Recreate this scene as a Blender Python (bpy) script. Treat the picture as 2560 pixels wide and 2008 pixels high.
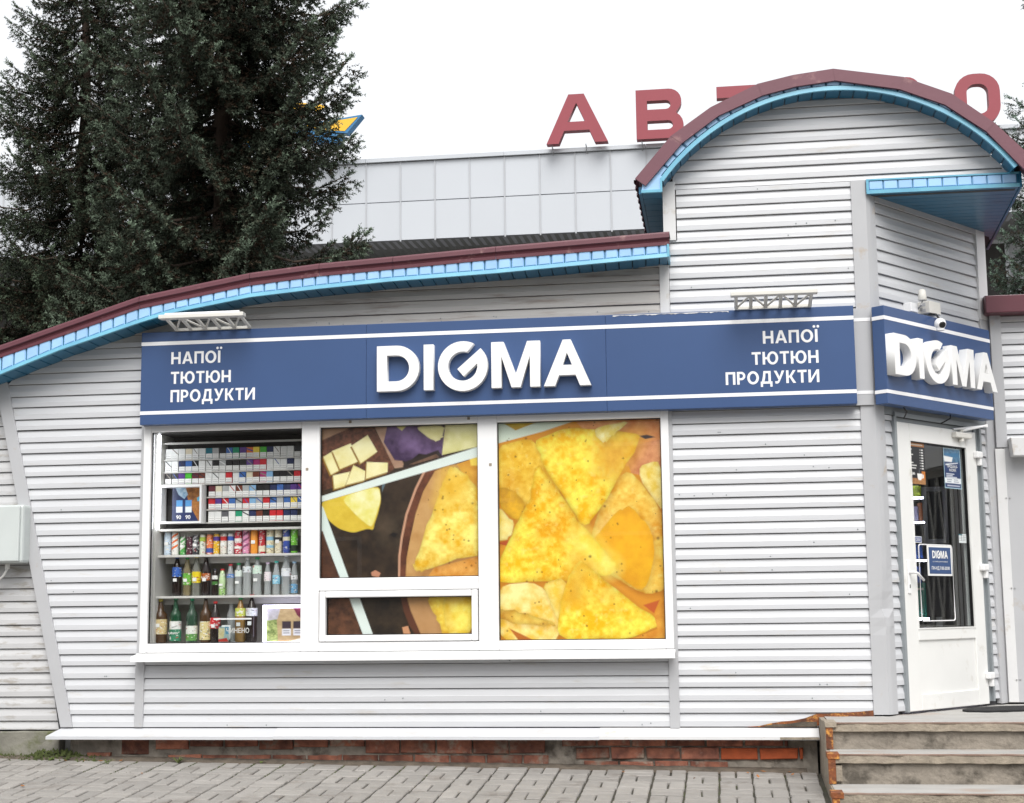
import bpy, bmesh, math, random
import numpy as np
from mathutils import Matrix, Vector
R = math.radians
for o in list(bpy.data.objects): bpy.data.objects.remove(o, do_unlink=True)
S = bpy.context.scene
COL = S.collection
rnd = random.Random(11)

# ------------------------------------------------------------------ camera
def make_camera():
    yaw, pit, roll = -.13858, .13895, -.0117
    cy, sy, cp, sp = math.cos(yaw), math.sin(yaw), math.cos(pit), math.sin(pit)
    f = Vector((sy*cp, cy*cp, sp)); r = Vector((cy, -sy, 0)); u = r.cross(f)
    c, s = math.cos(roll), math.sin(roll)
    r2 = r*c + u*s; u2 = u*c - r*s
    cam = bpy.data.cameras.new('camera'); cam.sensor_width = 36; cam.sensor_fit = 'HORIZONTAL'
    cam.lens = 3743.94/2560*36; cam.clip_start = .1; cam.clip_end = 2000
    o = bpy.data.objects.new('camera', cam); COL.objects.link(o)
    m = Matrix((r2, u2, -f)).transposed().to_4x4(); m.translation = Vector((-1.10919, -10.8949, .47041))
    o.matrix_world = m; S.camera = o
make_camera()

# ------------------------------------------------------------------ sky, sun, exposure
SUN_EL, SUN_AZ = R(50), R(168)      # overcast: soft light from the street side
W = bpy.data.worlds.new('World'); S.world = W; W.use_nodes = True
wn = W.node_tree; wn.nodes.clear()
sky = wn.nodes.new('ShaderNodeTexSky'); sky.sky_type = 'NISHITA'; sky.sun_disc = False
sky.sun_elevation = SUN_EL; sky.sun_rotation = SUN_AZ; sky.air_density = 1.0; sky.dust_density = 4.0; sky.ozone_density = 1.0
hs = wn.nodes.new('ShaderNodeHueSaturation'); hs.inputs['Saturation'].default_value = .14
bg = wn.nodes.new('ShaderNodeBackground'); bg.inputs['Strength'].default_value = .15
wo = wn.nodes.new('ShaderNodeOutputWorld')
wn.links.new(sky.outputs[0], hs.inputs['Color']); oc = wn.nodes.new('ShaderNodeMixRGB'); oc.inputs[0].default_value = .7; oc.inputs[2].default_value = (4.0, 4.08, 4.2, 1)      # even cloud cover over the sky model
wn.links.new(hs.outputs[0], oc.inputs[1]); wn.links.new(oc.outputs[0], bg.inputs['Color']); wn.links.new(bg.outputs[0], wo.inputs['Surface'])
sl = bpy.data.lights.new('sun', 'SUN'); sl.energy = 1.5; sl.angle = R(40); sl.color = (1, .97, .93)
so = bpy.data.objects.new('sun', sl); COL.objects.link(so)
sd = Vector((math.sin(SUN_AZ)*math.cos(SUN_EL), math.cos(SUN_AZ)*math.cos(SUN_EL), math.sin(SUN_EL)))
so.rotation_euler = sd.to_track_quat('Z', 'Y').to_euler(); so.location = (0, -12, 14)
vs = S.view_settings; vs.view_transform = 'Standard'; vs.look = 'None'; vs.gamma = 1; vs.exposure = .86; vs.use_curve_mapping = False
S.render.engine = 'CYCLES'; S.cycles.max_bounces = 8; S.cycles.transparent_max_bounces = 12; S.cycles.use_denoising = True
S.cycles.sample_clamp_indirect = 6

# ------------------------------------------------------------------ materials
def lin(c): return tuple(((v/255)/12.92 if v/255 <= .04045 else ((v/255+.055)/1.055)**2.4) for v in c)
MATS = {}
def mat(name, col, rough=.5, metal=0., noise=0., nscale=8., bump=0., bscale=60., stretch=(1, 1, 1), dark=None, rnd_obj=0., spec=.5, wear=None, emit=0., coat=0.):
    """procedural Principled: colour broken up by noise, optional per-object variation, stains (wear=(colour, amount, scale)) and bump"""
    m = bpy.data.materials.new(name); m.use_nodes = True; nt = m.node_tree; N = nt.nodes; L = nt.links
    b = N['Principled BSDF']; b.inputs['Roughness'].default_value = rough; b.inputs['Metallic'].default_value = metal
    b.inputs['Specular IOR Level'].default_value = spec; b.inputs['Coat Weight'].default_value = coat
    co = N.new('ShaderNodeTexCoord'); geo = N.new('ShaderNodeNewGeometry')
    mp = N.new('ShaderNodeMapping'); mp.inputs['Scale'].default_value = stretch; L.new(geo.outputs['Position'], mp.inputs[0])
    cur = None
    rgb = N.new('ShaderNodeRGB'); rgb.outputs[0].default_value = (*col, 1); cur = rgb.outputs[0]
    if noise:
        t = N.new('ShaderNodeTexNoise'); t.inputs['Scale'].default_value = nscale; t.inputs['Detail'].default_value = 6; L.new(mp.outputs[0], t.inputs['Vector'])
        rp = N.new('ShaderNodeValToRGB'); rp.color_ramp.elements[0].position = .3; rp.color_ramp.elements[1].position = .7
        d = dark or tuple(c*(1-noise) for c in col)
        rp.color_ramp.elements[0].color = (*d, 1); rp.color_ramp.elements[1].color = (*col, 1)
        L.new(t.outputs[0], rp.inputs[0]); cur = rp.outputs[0]
    if wear:
        t = N.new('ShaderNodeTexNoise'); t.inputs['Scale'].default_value = wear[2]; t.inputs['Detail'].default_value = 8; t.inputs['Roughness'].default_value = .65
        L.new(mp.outputs[0], t.inputs['Vector'])
        rp = N.new('ShaderNodeValToRGB'); rp.color_ramp.elements[0].position = .62-wear[1]*.3; rp.color_ramp.elements[1].position = .74-wear[1]*.25
        rp.color_ramp.elements[0].color = (0, 0, 0, 1); L.new(t.outputs[0], rp.inputs[0])
        mx = N.new('ShaderNodeMixRGB'); L.new(rp.outputs[0], mx.inputs[0]); L.new(cur, mx.inputs[1]); mx.inputs[2].default_value = (*wear[0], 1); cur = mx.outputs[0]
    if rnd_obj:
        oi = N.new('ShaderNodeObjectInfo'); mr = N.new('ShaderNodeMapRange'); mr.inputs[3].default_value = 1-rnd_obj; mr.inputs[4].default_value = 1+rnd_obj*.6
        L.new(oi.outputs['Random'], mr.inputs[0]); h = N.new('ShaderNodeHueSaturation'); L.new(mr.outputs[0], h.inputs['Value']); L.new(cur, h.inputs['Color']); cur = h.outputs[0]
    L.new(cur, b.inputs['Base Color'])
    if bump:
        t = N.new('ShaderNodeTexNoise'); t.inputs['Scale'].default_value = bscale; t.inputs['Detail'].default_value = 8; L.new(mp.outputs[0], t.inputs['Vector'])
        bp = N.new('ShaderNodeBump'); bp.inputs['Strength'].default_value = bump; bp.inputs['Distance'].default_value = .01; L.new(t.outputs[0], bp.inputs['Height']); L.new(bp.outputs[0], b.inputs['Normal'])
    if emit:
        b.inputs['Emission Color'].default_value = (*col, 1); b.inputs['Emission Strength'].default_value = emit
    MATS[name] = m
    return m
mat('siding', (.57, .58, .60), .38, noise=.05, nscale=3, stretch=(1, 1, 6), bump=.03, bscale=14, wear=((.50, .48, .45), .12, 2.2), rnd_obj=.03)
mat('siding_wing', (.53, .53, .535), .5, noise=.1, nscale=3, stretch=(1, 1, 4), bump=.05, bscale=20, wear=((.34, .315, .28), .26, 5), rnd_obj=.04)
mat('siding_eave', (.52, .50, .475), .5, noise=.1, nscale=4, stretch=(.6, 1, 6), bump=.03, bscale=14, wear=((.34, .29, .26), .3, 3), rnd_obj=.04)
mat('backing', (.06, .06, .065), .9)
mat('trim', (.465, .47, .485), .38, noise=.06, nscale=3, bump=.04, bscale=9, wear=((.42, .36, .3), .06, 6))
mat('trim_light', (.68, .68, .68), .4, noise=.06, nscale=5, wear=((.5, .46, .4), .1, 6))
mat('trim_dark', (.27, .295, .31), .4, noise=.08, nscale=3, bump=.05, bscale=6)
mat('pvc', (.83, .83, .83), .28, noise=.02, nscale=3, bump=.01, bscale=12)
mat('pvc_door', (.79, .79, .77), .3, noise=.04, nscale=4, wear=((.62, .6, .55), .06, 5))
mat('sign_blue', (.040, .084, .208), .36, noise=.06, nscale=2.5, bump=.008, bscale=150)
mat('sign_white', (.86, .86, .87), .4)
mat('letter_white', (.87, .87, .86), .35, noise=.02, nscale=5)
mat('maroon', (.118, .030, .043), .38, noise=.12, nscale=5, bump=.03, bscale=8, wear=((.3, .17, .16), .05, 7), coat=.05)
mat('maroon_arch', (.165, .062, .082), .45, noise=.1, nscale=4, bump=.05, bscale=30, wear=((.30, .16, .16), .1, 5))
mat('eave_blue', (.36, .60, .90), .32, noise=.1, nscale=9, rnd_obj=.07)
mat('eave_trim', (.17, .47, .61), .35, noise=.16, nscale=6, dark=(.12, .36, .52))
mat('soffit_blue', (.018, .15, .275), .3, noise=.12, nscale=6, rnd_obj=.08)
mat('brick', (.40, .155, .095), .9, noise=.55, nscale=14, dark=(.14, .055, .04), bump=.5, bscale=50, wear=((.30, .24, .19), .3, 9), rnd_obj=.4)
mat('brick_bright', (.52, .11, .035), .85, noise=.4, nscale=12, bump=.4, bscale=50, rnd_obj=.15)
mat('mortar', (.36, .32, .27), .95, noise=.45, nscale=9, bump=.9, bscale=30, wear=((.10, .085, .07), .3, 5))
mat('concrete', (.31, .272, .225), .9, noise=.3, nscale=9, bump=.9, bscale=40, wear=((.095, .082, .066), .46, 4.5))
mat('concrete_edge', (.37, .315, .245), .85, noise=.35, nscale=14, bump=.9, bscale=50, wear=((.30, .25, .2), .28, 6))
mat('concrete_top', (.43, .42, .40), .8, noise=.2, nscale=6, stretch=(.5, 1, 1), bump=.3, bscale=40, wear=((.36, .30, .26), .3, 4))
mat('plinth', (.26, .25, .21), .95, noise=.35, nscale=6, bump=.6, bscale=30, wear=((.11, .12, .055), .5, 4))
mat('nosing', (.34, .25, .20), .7, noise=.4, nscale=8, dark=(.20, .12, .09), bump=.3, bscale=40)
mat('rust', (.28, .085, .025), .85, noise=.6, nscale=16, dark=(.09, .035, .02), bump=.6, bscale=60, wear=((.60, .28, .06), .3, 20))
mat('paver', (.305, .288, .268), .85, noise=.14, nscale=9, bump=.45, bscale=70, wear=((.22, .20, .18), .24, 5), rnd_obj=.14)
mat('joint', (.085, .078, .06), 1, noise=.4, nscale=12, bump=.8, bscale=60, wear=((.07, .08, .03), .36, 2.2))
mat('ground', (.20, .19, .17), .95, noise=.3, nscale=2, bump=.4, bscale=20)
mat('soil', (.135, .11, .085), 1, noise=.5, nscale=14, bump=.9, bscale=50)
mat('moss', (.075, .095, .025), 1, noise=.5, nscale=20, bump=.8, bscale=60)
mat('bark', (.10, .07, .052), .95, noise=.5, nscale=12, stretch=(1, 1, .35), bump=.9, bscale=22)
mat('panel_bg', (.52, .545, .58), .3, noise=.03, nscale=.4, rnd_obj=.025)
mat('panel_joint', (.30, .31, .34), .6)
mat('bg_soffit', (.17, .175, .175), .7, noise=.15, nscale=2)
mat('bg_wall', (.46, .475, .50), .8, noise=.1, nscale=1)
mat('bg_wall2', (.17, .155, .14), .9, noise=.3, nscale=.5)
mat('roof_red', (.275, .042, .058), .45, noise=.06, nscale=1)
mat('roof_red_side', (.22, .05, .06), .6)
mat('emblem_yellow', (.80, .46, .03), .5)
mat('emblem_blue', (.03, .17, .36), .5)
mat('lamp_grey', (.70, .685, .64), .5, noise=.06, nscale=8)
mat('steel', (.45, .45, .45), .35, metal=.7, noise=.1, nscale=6)
mat('shelf_metal', (.62, .61, .58), .4, noise=.08, nscale=5)
mat('case_back', (.46, .44, .40), .8, noise=.3, nscale=3)
mat('dark_int', (.045, .042, .04), .8, noise=.4, nscale=2)
mat('int_wall', (.17, .16, .15), .85, noise=.25, nscale=2)
mat('black', (.012, .012, .013), .35)
mat('rubber', (.02, .02, .022), .9, noise=.4, nscale=40, bump=.8, bscale=200)
mat('led', (.93, .95, 1.0), .5, emit=6)
mat('led_violet', (.78, .76, 1.0), .5, emit=3)
mat('led_strip', (.80, .78, 1.0), .5, emit=22)
mat('meter', (.56, .60, .59), .45, noise=.06, nscale=5)
mat('cable', (.62, .62, .60), .5)
mat('leaf_dry', (.42, .16, .04), .8, noise=.4, nscale=60, rnd_obj=.4)
mat('leaf_green', (.16, .22, .05), .6, noise=.4, nscale=40)
mat('paper', (.82, .82, .80), .6)
mat('opaque_back', (.20, .20, .20), .9)

def attr_mat(name, rough=.4, emit=0., spec=.5, objcol=False):
    m = bpy.data.materials.new(name); m.use_nodes = True; N = m.node_tree.nodes; L = m.node_tree.links; b = N['Principled BSDF']
    a = N.new('ShaderNodeAttribute'); a.attribute_name = 'Col'; cur = a.outputs['Color']
    if objcol:
        oi = N.new('ShaderNodeObjectInfo'); mx = N.new('ShaderNodeMixRGB'); mx.blend_type = 'MULTIPLY'; mx.inputs[0].default_value = 1
        L.new(cur, mx.inputs[1]); L.new(oi.outputs['Color'], mx.inputs[2]); cur = mx.outputs[0]
    L.new(cur, b.inputs['Base Color']); b.inputs['Roughness'].default_value = rough; b.inputs['Specular IOR Level'].default_value = spec
    if emit: L.new(cur, b.inputs['Emission Color']); b.inputs['Emission Strength'].default_value = emit
    MATS[name] = m
attr_mat('print', .35); attr_mat('print_lit', .35, emit=.12); attr_mat('needles', .75, spec=.25, objcol=True)
attr_mat('bottle_print', .4)
def color_mat(name, rough=.4, swoosh=False):
    m = bpy.data.materials.new(name); m.use_nodes = True; N = m.node_tree.nodes; L = m.node_tree.links; b = N['Principled BSDF']
    oi = N.new('ShaderNodeObjectInfo'); cur = oi.outputs['Color']
    if swoosh:      # printed pack front: a plain field crossed by a lighter or darker printed band whose slant varies pack by pack
        tc = N.new('ShaderNodeTexCoord'); sx = N.new('ShaderNodeSeparateXYZ'); L.new(tc.outputs['Object'], sx.inputs[0])
        a = N.new('ShaderNodeMath'); a.operation = 'MULTIPLY_ADD'; L.new(oi.outputs['Random'], a.inputs[0]); a.inputs[1].default_value = 3.2; a.inputs[2].default_value = -1.6
        c = N.new('ShaderNodeMath'); c.operation = 'MULTIPLY_ADD'; L.new(sx.outputs['X'], c.inputs[0]); L.new(a.outputs[0], c.inputs[1]); L.new(sx.outputs['Z'], c.inputs[2])
        g = N.new('ShaderNodeMath'); g.operation = 'COMPARE'; L.new(c.outputs[0], g.inputs[0]); g.inputs[1].default_value = .062; g.inputs[2].default_value = .005
        r2 = N.new('ShaderNodeMath'); r2.operation = 'MULTIPLY'; L.new(oi.outputs['Random'], r2.inputs[0]); r2.inputs[1].default_value = 7.3
        fr = N.new('ShaderNodeMath'); fr.operation = 'FRACT'; L.new(r2.outputs[0], fr.inputs[0])
        cr = N.new('ShaderNodeValToRGB'); cr.color_ramp.interpolation = 'CONSTANT'; cr.color_ramp.elements[0].color = (.7, .7, .7, 1)
        for p, c4 in ((.3, (.45, .03, .03, 1)), (.45, (.05, .1, .35, 1)), (.6, (.25, .22, .18, 1)), (.8, (.03, .03, .04, 1))):
            e = cr.color_ramp.elements.new(p); e.color = c4
        cr.color_ramp.elements[-1].color = (.6, .5, .2, 1)
        gt = N.new('ShaderNodeMath'); gt.operation = 'GREATER_THAN'; L.new(oi.outputs['Random'], gt.inputs[0]); gt.inputs[1].default_value = .62; gm = N.new('ShaderNodeMath'); gm.operation = 'MULTIPLY'; L.new(g.outputs[0], gm.inputs[0]); L.new(gt.outputs[0], gm.inputs[1]); g = gm
        L.new(fr.outputs[0], cr.inputs[0]); mx = N.new('ShaderNodeMixRGB'); L.new(g.outputs[0], mx.inputs[0]); L.new(cur, mx.inputs[1]); L.new(cr.outputs[0], mx.inputs[2]); cur = mx.outputs[0]
    L.new(cur, b.inputs['Base Color']); b.inputs['Roughness'].default_value = rough; MATS[name] = m
color_mat('pack', .35, True); color_mat('plain_color', .4); color_mat('cap', .45); color_mat('dark_bottle', .06)
def label_mat(name):      # printed label: small blocks of lettering and pictures over the label colour
    m = bpy.data.materials.new(name); m.use_nodes = True; N = m.node_tree.nodes; L = m.node_tree.links; b = N['Principled BSDF']; oi = N.new('ShaderNodeObjectInfo')
    g = N.new('ShaderNodeNewGeometry'); mp = N.new('ShaderNodeMapping'); mp.inputs['Scale'].default_value = (1, 1, 2.2); L.new(g.outputs['Position'], mp.inputs[0]); cur = oi.outputs['Color']
    for sc_, th, c4, seed in ((42, .60, (.80, .79, .74, 1), 3.1), (58, .63, (.03, .03, .04, 1), 9.7), (34, .66, (.55, .06, .05, 1), 17.)):
        t = N.new('ShaderNodeTexNoise'); t.noise_dimensions = '4D'; t.inputs['W'].default_value = seed; t.inputs['Scale'].default_value = sc_; t.inputs['Detail'].default_value = 3; L.new(mp.outputs[0], t.inputs['Vector'])
        q = N.new('ShaderNodeMath'); q.operation = 'GREATER_THAN'; L.new(t.outputs[0], q.inputs[0]); q.inputs[1].default_value = th
        mx = N.new('ShaderNodeMixRGB'); L.new(q.outputs[0], mx.inputs[0]); L.new(cur, mx.inputs[1]); mx.inputs[2].default_value = c4; cur = mx.outputs[0]
    L.new(cur, b.inputs['Base Color']); b.inputs['Roughness'].default_value = .3; MATS[name] = m
label_mat('label_print')
def glass_mat(name, tint=(1, 1, 1), rough=.0, ior=1.5):
    m = bpy.data.materials.new(name); m.use_nodes = True; nt = m.node_tree; N = nt.nodes; L = nt.links; N.clear()
    o = N.new('ShaderNodeOutputMaterial'); t = N.new('ShaderNodeBsdfTransparent'); t.inputs[0].default_value = (*tint, 1)
    g = N.new('ShaderNodeBsdfGlossy'); g.inputs['Roughness'].default_value = rough
    lw = N.new('ShaderNodeLayerWeight'); lw.inputs[0].default_value = .5; pw = N.new('ShaderNodeMath'); pw.operation = 'POWER'; L.new(lw.outputs['Facing'], pw.inputs[0]); pw.inputs[1].default_value = 4
    f = N.new('ShaderNodeMath'); f.operation = 'MULTIPLY_ADD'; L.new(pw.outputs[0], f.inputs[0]); f.inputs[1].default_value = .8; f.inputs[2].default_value = .035; mx = N.new('ShaderNodeMixShader')
    L.new(f.outputs[0], mx.inputs[0]); L.new(t.outputs[0], mx.inputs[1]); L.new(g.outputs[0], mx.inputs[2]); L.new(mx.outputs[0], o.inputs[0]); MATS[name] = m
glass_mat('glass', (.985, .99, .99)); glass_mat('glass_dark', (.93, .95, .95)); glass_mat('clear_plastic', (.90, .92, .92), .05, 1.35)
def pet_mat(name):
    m = bpy.data.materials.new(name); m.use_nodes = True; nt = m.node_tree; N = nt.nodes; L = nt.links; N.clear()
    o = N.new('ShaderNodeOutputMaterial'); oi = N.new('ShaderNodeObjectInfo'); t = N.new('ShaderNodeBsdfTransparent'); L.new(oi.outputs['Color'], t.inputs[0])
    d = N.new('ShaderNodeBsdfDiffuse'); L.new(oi.outputs['Color'], d.inputs[0]); g = N.new('ShaderNodeBsdfGlossy'); g.inputs['Roughness'].default_value = .12
    m1 = N.new('ShaderNodeMixShader'); m1.inputs[0].default_value = .3; L.new(t.outputs[0], m1.inputs[1]); L.new(d.outputs[0], m1.inputs[2])
    f = N.new('ShaderNodeLayerWeight'); f.inputs[0].default_value = .25; m2 = N.new('ShaderNodeMixShader')
    L.new(f.outputs['Facing'], m2.inputs[0]); L.new(m1.outputs[0], m2.inputs[1]); L.new(g.outputs[0], m2.inputs[2]); L.new(m2.outputs[0], o.inputs[0]); MATS[name] = m
pet_mat('bottle_body')

# ------------------------------------------------------------------ helpers
def tag(o, label=None, cat=None, group=None, kind=None):
    if label: o['label'] = label
    if cat: o['category'] = cat
    if group: o['group'] = group
    if kind: o['kind'] = kind
    return o
def thing(name, label, cat, loc=(0, 0, 0), rz=0., group=None):
    o = bpy.data.objects.new(name, None); COL.objects.link(o); o.location = loc; o.rotation_euler = (0, 0, rz); o.empty_display_size = .1
    return tag(o, label, cat, group)
def wmat(o):
    m = Matrix.LocRotScale(o.location, o.rotation_euler, o.scale)
    return (wmat(o.parent) @ o.matrix_parent_inverse @ m) if o.parent else m
class MB:
    def __init__(s): s.v = []; s.f = []; s.mi = []
    def add(s, vs, fs, mi=0):
        k = len(s.v); s.v += [tuple(p) for p in vs]; s.f += [tuple(i+k for i in f) for f in fs]; s.mi += [mi]*len(fs); return s
    def box(s, x0, x1, y0, y1, z0, z1, mi=0, M=None):
        vs = [Vector(p) for p in ((x0, y0, z0), (x1, y0, z0), (x1, y1, z0), (x0, y1, z0), (x0, y0, z1), (x1, y0, z1), (x1, y1, z1), (x0, y1, z1))]
        if M: vs = [M @ p for p in vs]
        return s.add(vs, [(0, 3, 2, 1), (4, 5, 6, 7), (0, 1, 5, 4), (1, 2, 6, 5), (2, 3, 7, 6), (3, 0, 4, 7)], mi)
    def hexa(s, p8, mi=0): return s.add(p8, [(0, 3, 2, 1), (4, 5, 6, 7), (0, 1, 5, 4), (1, 2, 6, 5), (2, 3, 7, 6), (3, 0, 4, 7)], mi)
    def prism(s, poly, a, b, ax='y', mi=0):
        """poly (p,q) extruded from a to b along ax; ax y: (x,z); ax x: (y,z); ax z: (x,y)"""
        f = {'y': lambda p, q, t: (p, t, q), 'x': lambda p, q, t: (t, p, q), 'z': lambda p, q, t: (p, q, t)}[ax]
        n = len(poly); vs = [f(p, q, a) for p, q in poly]+[f(p, q, b) for p, q in poly]
        fs = [tuple(range(n))[::-1], tuple(range(n, 2*n))]+[(i, (i+1) % n, n+(i+1) % n, n+i) for i in range(n)]
        return s.add(vs, fs, mi)
    def tube(s, path, r, n=8, mi=0, cap=True):
        path = [Vector(p) for p in path]; rs = r if isinstance(r, (list, tuple)) else [r]*len(path); k = len(s.v); vs = []
        for i, p in enumerate(path):
            t = (path[min(i+1, len(path)-1)]-path[max(i-1, 0)]).normalized()
            a = t.cross(Vector((0, 0, 1))); a = a if a.length > 1e-3 else t.cross(Vector((1, 0, 0))); a.normalize(); b = t.cross(a)
            vs += [p+(a*math.cos(2*math.pi*j/n)+b*math.sin(2*math.pi*j/n))*rs[i] for j in range(n)]
        fs = [(i*n+j, i*n+(j+1) % n, (i+1)*n+(j+1) % n, (i+1)*n+j) for i in range(len(path)-1) for j in range(n)]
        if cap: fs += [tuple(range(n))[::-1], tuple(range((len(path)-1)*n, len(path)*n))]
        return s.add(vs, fs, mi)
    def lathe(s, prof, n=16, c=(0, 0), mi=0):
        vs = [(c[0]+r*math.cos(2*math.pi*j/n), c[1]+r*math.sin(2*math.pi*j/n), z) for r, z in prof for j in range(n)]
        fs = [(i*n+j, i*n+(j+1) % n, (i+1)*n+(j+1) % n, (i+1)*n+j) for i in range(len(prof)-1) for j in range(n)]
        fs += [tuple(range(n))[::-1], tuple(range((len(prof)-1)*n, len(prof)*n))]
        return s.add(vs, fs, mi)
    def xf(s, M): s.v = [tuple(M @ Vector(p)) for p in s.v]; return s
    def mesh(s, name, mats, smooth=False):
        me = bpy.data.meshes.new(name); me.from_pydata(s.v, [], s.f)
        for m in (mats if isinstance(mats, (list, tuple)) else [mats]): me.materials.append(MATS[m])
        if len(me.materials) > 1: me.polygons.foreach_set('material_index', s.mi)
        me.update()
        bm = bmesh.new(); bm.from_mesh(me); bmesh.ops.recalc_face_normals(bm, faces=bm.faces); bm.to_mesh(me); bm.free()
        if smooth: me.polygons.foreach_set('use_smooth', [True]*len(me.polygons))
        return me
    def build(s, name, mats, parent=None, smooth=False, bevel=0.):
        return link(name, s.mesh(name, mats, smooth), parent, bevel)
def link(name, me, parent=None, bevel=0., local=False):
    o = bpy.data.objects.new(name, me); COL.objects.link(o)
    if parent:
        o.parent = parent
        if not local: o.matrix_parent_inverse = wmat(parent).inverted()
    if bevel:
        b = o.modifiers.new('bevel', 'BEVEL'); b.width = bevel; b.segments = 2; b.limit_method = 'ANGLE'; b.angle_limit = R(40)
    return o
def curve_mesh(name, loops, depth, mats, bevel=0.):
    cu = bpy.data.curves.new(name, 'CURVE'); cu.dimensions = '2D'; cu.fill_mode = 'BOTH'; cu.extrude = depth/2; cu.bevel_depth = bevel
    for lp in loops:
        sp = cu.splines.new('POLY'); sp.points.add(len(lp)-1); sp.use_cyclic_u = True
        for i, (x, y) in enumerate(lp): sp.points[i].co = (x, y, 0, 1)
    return _to_mesh(name, cu, mats)
def _to_mesh(name, cu, mats):
    o = bpy.data.objects.new('tmp', cu); COL.objects.link(o); dg = bpy.context.evaluated_depsgraph_get(); dg.update()
    me = bpy.data.meshes.new_from_object(o.evaluated_get(dg)); me.name = name; bpy.data.objects.remove(o, do_unlink=True); bpy.data.curves.remove(cu)
    me.materials.clear(); me.materials.append(MATS[mats]); return me
def text_mesh(name, s, height, mats, bold=0., depth=.001, width=None, align='LEFT'):
    cu = bpy.data.curves.new(name, 'FONT'); cu.body = s; cu.size = 1; cu.offset = bold; cu.extrude = .0; cu.align_x = 'LEFT'; cu.resolution_u = 5
    me = _to_mesh(name, cu, mats); n = len(me.vertices); a = np.empty(n*3); me.vertices.foreach_get('co', a); a = a.reshape(-1, 3)
    base, top = 0., .73
    k = height/(top-base); x0 = a[:, 0].min() if n else 0; w = (a[:, 0].max()-x0) if n else 1
    kx = (width/w) if width else k
    a[:, 0] = (a[:, 0]-x0)*kx; a[:, 1] = a[:, 1]*k; a[:, 2] = 0
    if align == 'RIGHT': a[:, 0] -= w*kx
    if align == 'CENTER': a[:, 0] -= w*kx/2
    me.vertices.foreach_set('co', a.ravel()); me.update(); return me
def face_mat(origin, ux, out):
    """matrix placing local x along ux, local y up, local z along out"""
    ux = Vector(ux).normalized(); out = Vector(out).normalized(); up = Vector((0, 0, 1))
    m = Matrix((ux, up, out)).transposed().to_4x4(); m.translation = Vector(origin); return m
def place(name, me, M, parent):
    me.transform(M); me.update(); return link(name, me, parent)

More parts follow.
